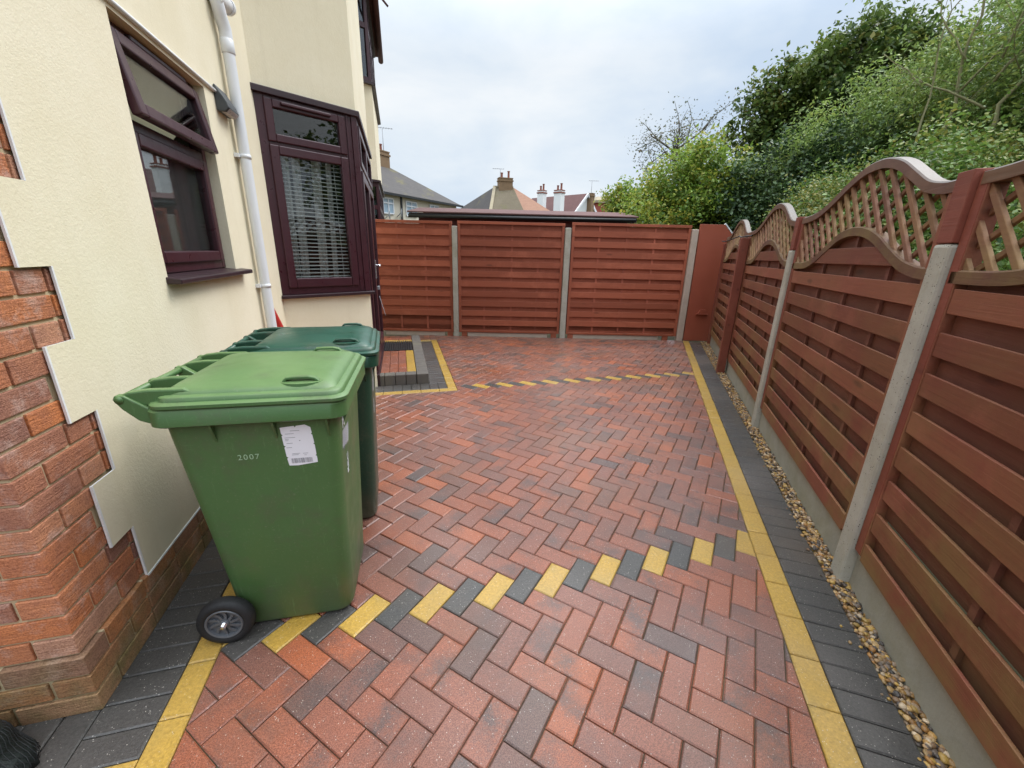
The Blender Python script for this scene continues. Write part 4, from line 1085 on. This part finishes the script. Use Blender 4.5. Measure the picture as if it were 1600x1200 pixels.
    for k in range(7):
        y_ = -.205+.018*k; fp.add([front(*p, .0012) for p in ((y_, .765-.004*k), (y_+.012, .772-.004*k), (y_+.030, .835-.002*k), (y_+.018, .828-.002*k))], [(0, 1, 2, 3)])
    for txt, z_c, y_c, sz in (('REC', .665, -.12, .05),):
        vs, fs = text_mesh(txt, sz, .0004); fp.add([front(y_c - y_*.7, z_c + x_, .0012+z_) for x_, y_, z_ in vs], fs)
    po_ = part('logo_print', fp, MAT['wtext'], body)
    bp_ = MB()
    for k in range(3):
        y_ = -.185+.04*k; bp_.add([front(*p, .0020) for p in ((y_, .755), (y_+.005, .755), (y_+.026, .825), (y_+.021, .825))], [(0, 1, 2, 3)])
    part('logo_strokes', bp_, MAT['btext'], po_)
    return t
make_bin((-.482, 1.712, 0), R(-2.5), MAT['bin1'], 'light green wheelie bin with white paper sticker and faded lid, nearest the camera', True)
make_bin((-.425, 2.335, 0), R(1.5), MAT['bin2'], 'dark bottle green wheelie bin standing behind the light green one', False)

# ------------------------------------------------------------------ neighbouring house beyond the back fence (repeat bay)
nbh = thing('house', 'cream rendered neighbouring house with mahogany bay beyond the back fence', 'house', (XW, 8.75, 0))
A2 = Vector((XW, 8.95)); B2 = Vector((-.318, 9.35)); C2 = Vector((-.318, 11.9)); D2 = Vector((XW, 12.3))
mb = MB()
vq(mb, Vector((XW, 8.72)), A2, 0, 6.6)
for a_, b_ in ((A2, B2), (B2, C2), (C2, D2)):
    vq(mb, a_, b_, 0, 1.05); vq(mb, a_, b_, 2.74, 4.42); vq(mb, a_, b_, 5.75, 6.4)
mb.box((-8, 8.72, -.02), (XW-.6, 14, 6.6)); part('rendered_wall', mb, MAT['render'], nbh, world=True, recalc=False)
for zz0, zz1, nm in ((1.05, 2.74, 'bay_window'), (4.42, 5.75, 'upper_window')):
    f_ = MB(); g_ = MB(); tr_ = MB(); hd_ = MB()
    for a_, b_, nd in ((A2, B2, 2), (B2, C2, 4), (C2, D2, 2)):
        u_ = (b_-a_).normalized(); L = (b_-a_).length; nn = Vector((u_[1], -u_[0]))
        MM = Matrix.Identity(4)
        for i, v in enumerate(((u_[0], u_[1], 0), (nn[0], nn[1], 0), (0, 0, 1), (a_[0], a_[1], 0))):
            for r_ in range(3): MM[r_][i] = v[r_]
        for i in range(nd+1):
            x = L*i/nd; f_.box((max(0, x-.05), -.06, zz0), (min(L, x+.05), .006, zz1), None, MM)
        for z_ in (zz0, zz1-.08, zz1-.5):
            for i in range(nd): f_.box((L*i/nd+.0505, -.055, z_+.0005), (L*(i+1)/nd-.0505, .004, z_+.08), None, MM)
        g_.box((.01, -.03, zz0+.02), (L-.01, -.024, zz1-.02), None, MM)
        tr_.box((-.01, -.02, zz0-.04), (L+.02, .07, zz0-.001), None, MM); hd_.box((-.01, -.02, zz1+.001), (L+.02, .05, zz1+.04), None, MM)
    w_ = part(nm, f_, MAT['frame'], nbh, world=True); part('pane', g_, MAT['glass_far'], w_, world=True); part('sill', tr_, MAT['frame_dark'], w_, world=True); part('head_trim', hd_, MAT['frame_dark'], w_, world=True)
mb = MB(); mb.box((-1.5, 9.0, 5.9), (-.14, 12.3, 6.02)); mb.prism([(-8.2, 8.6, 6.6), (-.4, 8.6, 6.6), (-4.2, 8.6, 9.0)], (0, 5.6, 0)); part('roof', mb, MAT['rtile'], nbh, world=True)
mb = MB(); mb.tube([(-.16, 8.9, 5.86), (-.16, 12.4, 5.86)], .06, 10); mb.tube([(-.16, 9.1, 5.84), (-.08, 9.1, 5.66), (.06, 9.1, 5.52)], .018, 8); part('gutter', mb, MAT['rtile'], nbh, world=True)

# ------------------------------------------------------------------ far houses
def hip_faces(FL, FRc, BR, BL, ze, RA, RB):             # eave corners (front-left, front-right, ...), ridge ends
    c = [(*FL, ze), (*FRc, ze), (*BR, ze), (*BL, ze)]
    return {'front': [c[0], c[1], RB, RA], 'right': [c[1], c[2], RB], 'back': [c[2], c[3], RA, RB], 'left': [c[3], c[0], RA]}
def aerial(parent, p, h, d):
    m = MB(); p = Vector(p); d = Vector(d).normalized()
    m.tube([p, p+Vector((0, 0, h))], .022, 6); q_ = p+Vector((0, 0, h-.05)); m.tube([q_-d*.35, q_+d*.75], .018, 6)
    sd = Vector((-d[1], d[0], 0))
    for k in range(6): m.tube([q_+d*(-.3+.19*k)-sd*.22, q_+d*(-.3+.19*k)+sd*.22], .012, 5)
    part('aerial', m, MAT['alu'], parent, world=True)
def chimney(parent, c, w, d, z0, z1, ang, mat, pots=2, capm='stack'):
    M_ = Matrix.Translation((c[0], c[1], 0)) @ Matrix.Rotation(ang, 4, 'Z')
    m = MB(); m.box((-w/2, -d/2, z0), (w/2, d/2, z1), None, M_); ch = part('chimney', m, mat, parent, world=True)
    m = MB(); m.box((-w/2-.06, -d/2-.06, z1-.25), (w/2+.06, d/2+.06, z1-.13), None, M_); m.box((-w/2-.03, -d/2-.03, z1+.001), (w/2+.03, d/2+.03, z1+.08), None, M_); part('chimney_cap', m, MAT[capm], ch, world=True)
    for k in range(pots):
        cc = M_ @ Vector(((k-(pots-1)/2)*w*.5, 0, 0)); m = MB(); hh = .55 if k % 2 else .38
        m.lathe([(z1+.08, .13), (z1+.12, .14), (z1+.16, .11), (z1+.08+hh, .10), (z1+.10+hh, .13), (z1+.16+hh, .13)], (cc[0], cc[1], 0), 'Z', 12); part('chimney_pot', m, MAT['pot'], ch, world=True)
# pale house on the left
Q = Vector((4.61, 35.1)); uL = Vector((.694, .720)).normalized(); nL = Vector((uL[1], -uL[0]))
hl = thing('house', 'pale rendered house with grey mossy hipped roof, far left above the fence', 'house', (Q[0], Q[1], 0))
def lp(s_, d_): v = Q + uL*s_ + nL*d_; return (v[0], v[1])
c = [lp(-15, 0), lp(0, 0), lp(0, -8), lp(-15, -8)]
mb = MB()
for i in range(4):
    a_, b_ = c[i], c[(i+1) % 4]; vq(mb, a_, b_, 0, 4.9)
part('wall', mb, MAT['pwall'], hl, world=True, recalc=False)
e = [lp(-15.3, .35), lp(.3, .35), lp(.3, -8.3), lp(-15.3, -8.3)]
RA, RB = (*lp(-12, -4), 7.45), (*lp(-3.3, -4), 7.45)
ff = hip_faces(e[0], e[1], e[2], e[3], 4.88, RA, RB)
mb = MB()
for k, f_ in ff.items(): mb.add(f_, [tuple(range(len(f_)))])
mb.add([(*q_, 4.875) for q_ in e], [(0, 1, 2, 3)])
part('roof', mb, MAT['slate'], hl, world=True)
mb = MB(); mb.bar((*lp(-15.3, .38), 4.84), (*lp(.35, .38), 4.84), .12, .14); mb.bar((*lp(-6.2, .06), 4.8), (*lp(-6.2, .06), 0), .1, .1, (uL[0], uL[1], 0)); part('gutter', mb, MAT['black'], hl, world=True)
for s0_, s1_, z0_, z1_ in ((-7.85, -6.95, 3.7, 4.6), (-5.75, -4.7, 3.7, 4.6), (-3.3, -2.3, 3.75, 4.62)):
    mb = MB(); p0, p1 = lp(s0_, .03), lp(s1_, .03); vq(mb, p0, p1, z0_, z1_); w_ = part('window', mb, MAT['fwin'], hl, world=True, recalc=False)
    mb = MB(); d_ = [lp(s0_, .05), lp((s0_+s1_)/2, .05), lp(s1_, .05)]
    for p in d_: mb.bar((*p, z0_), (*p, z1_), .08, .06, (uL[0], uL[1], 0))
    for z_ in (z0_, z1_, z1_-.28): mb.bar((*d_[0], z_), (*d_[2], z_), .06, .08)
    part('frame', mb, MAT['white'], w_, world=True)
chimney(hl, lp(-3.75, -4), .95, .75, 6.9, 8.25, math.atan2(uL[1], uL[0]), MAT['stack'], 1)
aerial(hl, (*lp(-3.45, -4), 8.2), 1.75, (1, .1, 0))
for s_, z_ in ((-6.65, 3.75), (-7.75, 3.55)):
    mb = MB(); mb.smooth = True; p = lp(s_, .35); mb.lathe([(0, .04), (.04, .2), (.10, .33), (.11, .33), (.05, .2), (.01, .02)], (p[0], p[1], z_), 'X', 16); mb.tube([(p[0], p[1], z_), (*lp(s_, .02), z_-.2)], .025, 6); part('satellite_dish', mb, MAT['alu'], hl, world=True)
mb = MB(); mb.box((-3.2, 31.5, 0), (-1.0, 33.0, 3.55)) if False else None
# semi-detached pair in the middle: grey, brown and pink tiles
hm = thing('house', 'house with steep hipped roof, brown tiles one half and pinkish orange the other', 'house', (12, 42, 0))
FLm, BLm, FRm = Vector((8.10, 39.0)), Vector((4.3, 46.9)), Vector((16.3, 40.1))
BRm = BLm + (FRm-FLm)
zE = 4.35; RAm, RBm = (9.35, 42.6, 7.5), (11.15, 42.35, 7.5)
mb = MB(); mb.add([(*BLm, zE), (*FLm, zE), RAm], [(0, 1, 2)]); mb.add([(*BLm, zE), RAm, RBm, (*BRm, zE)], [(0, 1, 2, 3)]); mb.add([(*FRm, zE), (*BRm, zE), RBm], [(0, 1, 2)]); part('roof', mb, MAT['slate'], hm, world=True, recalc=False)
mid = FLm + (FRm-FLm)*.47
mb = MB(); mb.add([(*FLm, zE), (*mid, zE), RBm, RAm], [(0, 1, 2, 3)]); part('brown_roof', mb, MAT['brown'], hm, world=True, recalc=False)
mb = MB(); mb.add([(*mid, zE), (*FRm, zE), RBm], [(0, 1, 2)]); part('orange_roof', mb, MAT['orange'], hm, world=True, recalc=False)
mb = MB(); mb.bar((*FLm, zE+.03), (RAm[0], RAm[1], RAm[2]+.03), .28, .12); mb.bar(RAm, RBm, .28, .14); part('ridge_tiles', mb, MAT['ridge'], hm, world=True)
mb = MB()
for a_, b_ in ((BLm, FLm), (FLm, FRm), (FRm, BRm), (BRm, BLm)):
    k_ = .95; cc = (FLm+FRm+BLm+BRm)/4; vq(mb, cc+(a_-cc)*k_, cc+(b_-cc)*k_, 0, zE)
part('wall', mb, MAT['pwall'], hm, world=True, recalc=False)
chimney(hm, (10.35, 42.45), 1.35, .8, 7.0, 8.2, 0, MAT['stack'], 2); aerial(hm, (9.85, 42.4, 8.1), 1.0, (-1, .2, 0))
# red roofed house with white gable and two white stacks
hr = thing('house', 'house with dark red roof, white gable end and white chimney stacks', 'house', (18, 46, 0))
ra, rb = Vector((16.2, 52.3)), Vector((20.6, 45.6)); ur = (rb-ra).normalized(); nr = Vector((ur[1], -ur[0]))
ze_, zr_ = 4.3, 7.85; hw = 4.0
mb = MB(); mb.add([(*(ra+nr*hw), ze_), (*(rb+nr*hw), ze_), (*rb, zr_), (*ra, zr_)], [(0, 1, 2, 3)]); mb.add([(*(rb-nr*hw), ze_), (*(ra-nr*hw), ze_), (*ra, zr_), (*rb, zr_)], [(0, 1, 2, 3)]); part('roof', mb, MAT['rtile'], hr, world=True, recalc=False)
ins = -ur*.25
mb = MB(); mb.add([(*(rb+nr*hw*.96+ins), 0), (*(rb-nr*hw*.96+ins), 0), (*(rb-nr*hw*.96+ins), ze_), (*(rb+ins), zr_-.1), (*(rb+nr*hw*.96+ins), ze_)], [(0, 1, 2, 3, 4)]); vq(mb, ra+nr*hw*.96, rb+nr*hw*.96+ins, 0, ze_+.1); part('wall', mb, MAT['wwall'], hr, world=True, recalc=False)
mb = MB(); mb.bar((*(rb+nr*hw), ze_-.08), (*rb, zr_-.08), .1, .25); mb.bar((*(rb-nr*hw), ze_-.08), (*rb, zr_-.08), .1, .25); part('bargeboard', mb, MAT['white'], hr, world=True)
an = math.atan2(ur[1], ur[0])
chimney(hr, (15.75, 47.2), .75, .7, 5.5, 8.0, an, MAT['wwall'], 2, 'pot'); chimney(hr, (16.75, 44.4), .88, .7, 4.5, 7.75, an, MAT['wwall'], 2, 'pot')
chimney(hr, (21.1, 45.9), .55, .6, 4.5, 7.85, an, MAT['stack'], 0); aerial(hr, (20.85, 45.4, 7.8), 1.35, (1, -.3, 0))
hb = thing('house', 'small red brick house end glimpsed right of the white gable', 'house', (27, 54, 0))
mb = MB(); mb.box((25.5, 53.5, 0), (29.6, 57.5, 7.9)); part('wall', mb, MAT['redwall'], hb, world=True)
mb = MB(); mb.box((25.2, 53.2, 7.902), (29.9, 57.8, 8.2)); mb.prism([(25.2, 53.2, 8.21), (29.9, 53.2, 8.21), (29.0, 54.5, 8.8), (26, 54.5, 8.8)], (0, 2.5, 0)); part('roof', mb, MAT['ridge'], hb, world=True)

# ------------------------------------------------------------------ trees and shrubs
def leaves(centers, n_per, spread, size, up=.35, elong=1.7, rs=None):
    """returns (verts, faces, colours) for rhombic leaves scattered round clump centres"""
    V = []; Cc = []
    rs = rs or rng
    cs = np.asarray(centers, float); K = len(cs)
    N = K*n_per
    cen = np.repeat(cs[:, :3], n_per, 0) + rs.normal(size=(N, 3))*np.repeat(cs[:, 3:4], n_per, 0)*spread
    nrm = rs.normal(size=(N, 3)); nrm[:, 2] = np.abs(nrm[:, 2]) + up; nrm /= np.linalg.norm(nrm, axis=1)[:, None]
    d = rs.normal(size=(N, 3)); d[:, 2] -= .25; d -= nrm*(d*nrm).sum(1)[:, None]; d /= np.linalg.norm(d, axis=1)[:, None]
    sd = np.cross(nrm, d)
    L = size*rs.uniform(.6, 1.35, N)[:, None]; w = L/elong
    bend = nrm*L*rs.uniform(-.15, .25, N)[:, None]
    p0 = cen - d*L*.5; p1 = cen + sd*w*.5 + bend; p2 = cen + d*L*.5; p3 = cen - sd*w*.5 + bend
    V = np.stack([p0, p1, p2, p3], 1).reshape(-1, 3)
    kc = np.repeat(cs[:, 4], n_per)
    col = np.stack([np.clip(kc + rs.normal(size=N)*.18, 0, 1), np.clip(np.repeat(cs[:, 5], n_per) + rs.normal(size=N)*.15, 0, 1), np.zeros(N), np.ones(N)], 1)
    return V, col
def leaf_object(name, V, col, mat, parent, org):
    c_ = V.reshape(-1, 4, 3).mean(1)[:, :2] - np.array([P1[0], P1[1]])      # no leaf grows through the side fence
    keep = ~((c_ @ np.array(NF) > -.07) & (c_ @ np.array(UF) > -6) & (c_ @ np.array(UF) < 6.6))
    V = V.reshape(-1, 4, 3)[keep].reshape(-1, 3); col = col[keep]
    N = len(col); me = bpy.data.meshes.new(name)
    V = V - np.array(org)
    me.vertices.add(4*N); me.vertices.foreach_set('co', V.astype(np.float32).ravel())
    me.loops.add(4*N); me.loops.foreach_set('vertex_index', np.arange(4*N, dtype=np.int32))
    me.polygons.add(N); me.polygons.foreach_set('loop_start', np.arange(0, 4*N, 4, dtype=np.int32))
    me.update(calc_edges=True)
    at = me.attributes.new('col', 'FLOAT_COLOR', 'FACE'); at.data.foreach_set('color', col.astype(np.float32).ravel())
    me.materials.append(mat)
    o = bpy.data.objects.new(name, me); COL.objects.link(o)
    if parent: o.parent = parent
    return o
def blob_clumps(blobs, dens, rs, shell=.55, csize=(.22, .5)):
    """blobs: (cx,cy,cz, rx,ry,rz, tone, warm) -> clump list (x,y,z,size,tone,warm)"""
    out = []
    for cx, cy, cz, rx, ry, rz, tone, warm in blobs:
        n = max(4, int(dens*(rx*ry+ry*rz+rx*rz)))
        d = rs.normal(size=(n, 3)); d /= np.linalg.norm(d, axis=1)[:, None]
        r = shell + (1-shell)*rs.random(n)**.6
        r *= 1 + .10*np.sin(d[:, 0]*5+cx) + .10*np.sin(d[:, 1]*6+cy) + .10*np.sin(d[:, 2]*7+cz)
        p = d*r[:, None]*np.array([rx, ry, rz]) + np.array([cx, cy, cz])
        sz = rs.uniform(csize[0], csize[1], n)
        tn = np.clip(tone - .03 + rs.normal(size=n)*.27, 0, 1); wm = np.clip(warm + rs.normal(size=n)*.18, 0, 1)
        out.append(np.column_stack([p, sz, tn, wm]))
    return np.concatenate(out)
def branchy(mb, p, d, L, r, depth, rs, spread=.6, gravity=0.0, tips=None, seg=4):
    pts = [Vector(p)]; dd = Vector(d).normalized()
    for i in range(seg):
        dd = (dd + Vector(rs.normal(size=3))*.13 + Vector((0, 0, -gravity))).normalized(); pts.append(pts[-1] + dd*(L/seg))
    mb.tube(pts, [r*(1-.45*i/seg) for i in range(seg+1)], 6 if r > .02 else 4)
    if tips is not None and depth <= 1: tips += [tuple(q_) for q_ in pts[2:]]
    if depth > 0:
        for k in range(3 if depth > 1 else 3):
            i = rs.integers(1, seg+1); nd = (dd + Vector(rs.normal(size=3))*spread).normalized()
            branchy(mb, pts[i], nd, L*rs.uniform(.5, .8), r*.52, depth-1, rs, spread, gravity, tips, seg)
def tree(name, label, cat_, base, blobs, mat, leaf, nper, dens, seed, trunk='bark', shell=.5, csize=(.22, .5), up=.35, trunk_r=.16, group=None, spread=.55, elong=1.7, limbs=7):
    rs = np.random.default_rng(seed)
    t = thing(name, label, cat_, base, 0, group)
    m = MB(); b = Vector(base)
    bl = np.array(blobs)
    top = Vector((bl[:, 0].mean(), bl[:, 1].mean(), bl[:, 2].mean()))
    mid_ = b.lerp(top, .45) + Vector((.1, -.1, 0))
    m.tube([b+Vector((0, 0, -.1)), b.lerp(mid_, .5), mid_, top], [trunk_r*1.25, trunk_r, trunk_r*.8, trunk_r*.4], 10)
    for i in range(min(limbs*2, len(blobs)*2)):
        q_ = blobs[i % len(blobs)]; tgt = Vector(q_[:3]) + Vector(rs.normal(size=3))*.3*q_[3]
        st = b.lerp(top, rs.uniform(.3, .8)); k = st.lerp(tgt, .5) + Vector((0, 0, .25))
        m.tube([st, k, tgt], [trunk_r*.42, trunk_r*.28, trunk_r*.08], 6)
    part('trunk', m, MAT[trunk], t, world=True)
    cl = blob_clumps(blobs, dens, rs, shell, csize)
    V, col = leaves(cl, nper, spread, leaf, up, elong, rs)
    leaf_object('crown', V, col, MAT[mat], t, base)
    return t
# the bank behind the fence
bank = MB()
prof = [(.35, 0), (1.0, .45), (2.0, 1.05), (3.6, 1.6), (6, 2.0), (12, 2.3), (20, 2.4)]
rings = []
for s_ in np.linspace(-14, 30, 23): rings.append([(*(P1 + UF*float(s_) - NF*t_), z_*(.85+.2*math.sin(s_*.7+t_)) - .02) for t_, z_ in prof])
bank.strip(rings, None, False, False); struct('hill', bank, MAT['soil'], False)
def pol(px, d):                                          # bearing in radians east of +Y -> ground position
    return Vector((math.sin(px)*d, math.cos(px)*d))
B = lambda br_deg, d, z, rx, rz, tone, warm, ry=None: (*pol(R(br_deg), d), z, rx, ry or rx, rz, tone, warm)
# big oak on the skyline
tree('oak_tree', 'tall dark oak with dense crown highest on the skyline at right', 'tree', (*pol(R(47), 15), 1.4),
     [B(42.4, 15, 5.2, .80, .75, .4, .3), B(44.6, 15, 5.75, .95, .85, .45, .3), B(47.5, 14.8, 6.0, 1.05, .9, .4, .35), B(50.5, 14.6, 6.15, 1.05, .9, .4, .3), B(53.2, 14.4, 5.9, .95, .85, .35, .25),
      B(43.4, 15.3, 4.1, 1.0, .9, .25, .2), B(46.8, 15.2, 4.6, 1.4, 1.1, .22, .2), B(51, 15, 4.9, 1.5, 1.1, .22, .2), B(55, 14.5, 4.9, 1.3, 1.1, .22, .2), B(63, 14, 6.6, 1.2, 1.0, .3, .2)],
     'oak', .13, 56, 24, 11, shell=.35, csize=(.15, .36), trunk_r=.3)
tree('willow_tree', 'mid green feathery tree filling the middle of the hedge behind the wavy fence', 'tree', (*pol(R(50), 9.5), 1.2),
     [B(45, 9.9, 2.45, .6, .6, .5, .25), B(47.8, 9.7, 2.95, .7, .65, .55, .3), B(50.8, 9.5, 3.3, .8, .7, .6, .35), B(54, 9.3, 3.65, .8, .75, .65, .45), B(57.5, 9.1, 3.85, .8, .7, .65, .45), B(61, 8.9, 3.8, .8, .8, .6, .4),
      B(48, 10, 2.1, .9, .6, .35, .15), B(52.5, 9.8, 2.6, 1.1, .8, .38, .2), B(57.5, 9.5, 2.9, 1.2, .9, .42, .25), B(62, 9.2, 2.9, 1.0, .9, .42, .25)],
     'willow', .066, 105, 34, 12, 'mossb', shell=.4, csize=(.16, .36), trunk_r=.12, elong=2.8)
tree('willow_tree', 'light green feathery tree at the far right edge above the fence', 'tree', (*pol(R(66), 8), 1.0),
     [B(61.8, 8, 2.9, .7, .8, .5, .35), B(65, 7.8, 3.6, 1.1, 1.2, .6, .4), B(69, 7.6, 4.0, 1.1, 1.2, .5, .4), B(74, 7.4, 3.8, 1.1, 1.3, .5, .3)],
     'willow', .060, 105, 32, 13, 'mossb', shell=.4, csize=(.16, .36), trunk_r=.1, elong=2.6)
tree('shrub', 'rounded yellow green shrub rising above the flat painted board', 'shrub', (*pol(R(35), 10.5), .3),
     [B(31.2, 10.8, 2.3, .55, .6, .5, .45), B(33, 10.6, 2.75, .75, .6, .6, .5), B(35.8, 10.4, 3.1, .8, .7, .6, .5), B(38.4, 10.3, 3.0, .8, .75, .55, .4), B(35, 10.0, 2.2, 1.0, .6, .5, .5), B(38, 10, 2.3, .8, .7, .35, .3), B(40, 10.2, 2.8, .6, .7, .4, .4)],
     'ylw', .082, 56, 42, 14, 'bark', shell=.4, csize=(.14, .32), trunk_r=.07)
tree('ivy_bush', 'very dark evergreen bush low behind the last fence panel', 'bush', (*pol(R(45), 9.6), .5),
     [B(41.5, 10.2, 2.2, .7, .7, .35, .1), B(43.5, 10, 2.5, .8, .8, .35, .1), B(46.5, 9.6, 2.7, .9, .8, .4, .1), B(50, 9.2, 2.8, .8, .8, .4, .1), B(45.5, 9.5, 1.8, .9, .6, .25, .1)],
     'ivy', .075, 70, 42, 15, 'bark', shell=.45, csize=(.14, .3), trunk_r=.08)
# thin leaved tree against the sky
rs = np.random.default_rng(21)
tt = thing('sapling', 'sparse thin leaved tree showing bare twigs against the sky behind yellow shrub', 'tree', (*pol(R(34.5), 14), .2))
m = MB(); tips = []
b0 = Vector((*pol(R(34.5), 14), .1)); m.tube([b0, b0+Vector((.1, 0, 2.2)), b0+Vector((0, .1, 4.0))], [.09, .07, .04], 8)
for k in range(13): branchy(m, b0+Vector((rs.normal()*.05, 0, 2.4+.16*k)), (rs.normal()*.85-.2, rs.normal()*.6, rs.uniform(.25, 1.1)), rs.uniform(1.0, 1.7), .03, 2, rs, .65, .02, tips)
part('trunk', m, MAT['bark'], tt, world=True)
tp = np.array(tips); cl = np.column_stack([tp, np.full(len(tp), .14), rs.uniform(.2, .7, len(tp)), rs.uniform(.2, .7, len(tp))])
V, col = leaves(cl, 6, .9, .062, .3, 1.9, rs); leaf_object('crown', V, col, MAT['thin'], tt, FR[tt.name])
# bare stemmed hawthorn in front of the willow
tt = thing('hawthorn_tree', 'open shrub with pale bare arching stems standing above the brambles', 'tree', (*pol(R(59), 7.4), 1.9))
m = MB(); tips = []
b0 = Vector((*pol(R(59.6), 7.3), 2.35)); b1 = Vector((*pol(R(57.6), 7.5), 2.45)); side_ = Vector((math.cos(R(62)), -math.sin(R(62)), 0))
def arch(p, pts, r0): 
    P_ = [p] + [p + side_*a_ + Vector((0, 0, z_)) + Vector(rs.normal(size=3))*.03 for a_, z_ in pts]; r0 *= .46; P_ = [P_[i].lerp(P_[i+1], k_/3) for i in range(len(P_)-1) for k_ in range(3)] + [P_[-1]]
    P_ = [P_[0]] + [(P_[i-1]+P_[i]*2+P_[i+1])/4 + Vector(rs.normal(size=3))*.016 for i in range(1, len(P_)-1)] + [P_[-1]]; m.tube(P_, [r0*(1-.7*i/(len(P_)-1)) for i in range(len(P_))], 7)
    for q_ in P_[3::2]: branchy(m, q_, (rs.normal(), rs.normal()*.5, rs.uniform(-.1, .9)), rs.uniform(.35, .8), r0*.25, 1, rs, .7, .03, tips)
arch(b0, [(.05, .6), (.22, 1.15), (.38, 1.45), (.55, 1.75)], .055); arch(b0+Vector((0, 0, .75)), [(-.35, .25), (-.7, .42), (-1.0, .75)], .03)
arch(b0+Vector((0, 0, 1.0)), [(.30, .5), (.42, 1.0), (.36, 1.55), (.12, 1.95), (-.25, 2.1)], .032); arch(b1, [(0, .6), (.02, 1.2), (-.05, 1.9), (-.2, 2.4)], .05); arch(b1+Vector((0, 0, .9)), [(.25, .45), (.6, .9), (.72, 1.4), (.5, 1.75)], .03)
arch(b1+Vector((-.5, 0, .1)), [(-.05, .7), (.0, 1.3), (.2, 1.8)], .028); arch(b0+Vector((0, 0, 1.2)), [(.1, .6), (-.1, 1.1), (-.5, 1.45), (-.9, 1.45)], .026); arch(b1+Vector((0, 0, 1.2)), [(-.3, .4), (-.5, .8), (-.9, 1.1)], .024)
part('trunk', m, MAT['paleb'], tt, world=True)
tp = np.array(tips); cl = np.column_stack([tp, np.full(len(tp), .16), rs.uniform(.3, .8, len(tp)), rs.uniform(.2, .6, len(tp))])
V, col = leaves(cl, 6, .9, .045, .3, 2.0, rs); leaf_object('crown', V, col, MAT['willow'], tt, FR[tt.name])
# brambles climbing behind the trellis
def fb(s_, t_, z_, rx, rz, tone, warm): v = P1 + UF*s_ - NF*t_; return (v[0], v[1], z_, rx, rx, rz, tone, warm)
for i, (blobs, lab, sd_) in enumerate((
    ([fb(1.6, .8, 1.2, .5, .6, .5, .4), fb(2.2, .9, 1.65, .6, .6, .6, .5), fb(3.0, 1.1, 1.8, .7, .68, .6, .5), fb(3.6, 1.6, 2.05, .7, .6, .55, .6), fb(2.6, .75, 1.05, .6, .5, .45, .3), fb(-.6, 1.2, 1.4, .7, .8, .5, .4)], 'bright bramble bush with yellowing leaves above the hump of the nearest full trellis panel', 31),
    ([fb(3.8, .8, 1.1, .7, .5, .45, .3), fb(4.2, 1.1, 1.9, .8, .62, .55, .5), fb(5.2, 1.3, 1.95, .8, .62, .5, .4), fb(4.9, 1.3, 1.1, .7, .5, .4, .3), fb(5.0, 2.2, 2.2, .8, .55, .5, .4)], 'bright green bramble bush above the dip of the trellis at the second concrete post', 32),
    ([fb(5.6, 1.5, 1.4, .8, .6, .4, .25), fb(6.4, 1.9, 1.9, .8, .6, .4, .25), fb(7.4, 2.4, 1.9, .9, .6, .35, .2)], 'darker bramble bush behind the farthest trellis panel', 33))):
    tree('bramble_bush', lab, 'bush', (blobs[0][0], blobs[0][1], .3), blobs, 'bramble', .037, 140, 70, sd_, 'bark', shell=.45, csize=(.12, .26), trunk_r=.03, group='bramble bushes behind the fence', elong=1.5, up=.6)
tree('small_tree', 'distant light green tree between the shed roof and yellow shrub', 'tree', (*pol(R(28.6), 29), 0),
     [B(28.0, 29, 4.6, 1.0, .8, .55, .5), B(29.2, 29, 5.0, .9, .8, .55, .45), B(30.2, 29, 4.4, .9, 1.0, .5, .4)], 'ylw', .2, 34, 14, 41, shell=.4, csize=(.25, .5), trunk_r=.1)
tree('oak_tree', 'leafy tree beyond the side fence, mirrored in the bay window glass', 'tree', (9.6, -1.9, 0),
     [(9.3, -1.2, 3.2, 1.4, 1.4, 1.4, .4, .3), (9.9, -2.3, 3.8, 1.4, 1.4, 1.5, .45, .3), (9.6, -1.4, 4.6, 1.0, 1.0, 1.0, .45, .3)], 'oak', .2, 30, 10, 51, shell=.4, csize=(.25, .5), trunk_r=.2)
v_ = [(3.2, 2.6, 2.1, .9, .8), (4.4, 3.0, 2.3, 1.0, .9), (5.6, 3.1, 2.3, 1.0, .9), (6.8, 3.0, 2.3, 1.0, .9), (8.0, 3.1, 2.2, 1.0, .9), (9.2, 3.2, 2.1, 1.0, .9), (10.4, 3.4, 2.0, 1.0, .9), (6.0, 4.2, 2.9, 1.0, .8), (4.6, 4.2, 3.0, 1.0, .8)]
tree('thicket', 'dark tangled thicket filling the gap between brambles and feathery trees', 'thicket', fb(6.5, 3.0, .9, 1, 1, 0, 0)[:3], [fb(a_, b_, c_, d_, e_, .45, .3) for a_, b_, c_, d_, e_ in v_], 'oak', .07, 60, 46, 52, 'bark', shell=.4, csize=(.14, .32), trunk_r=.05)
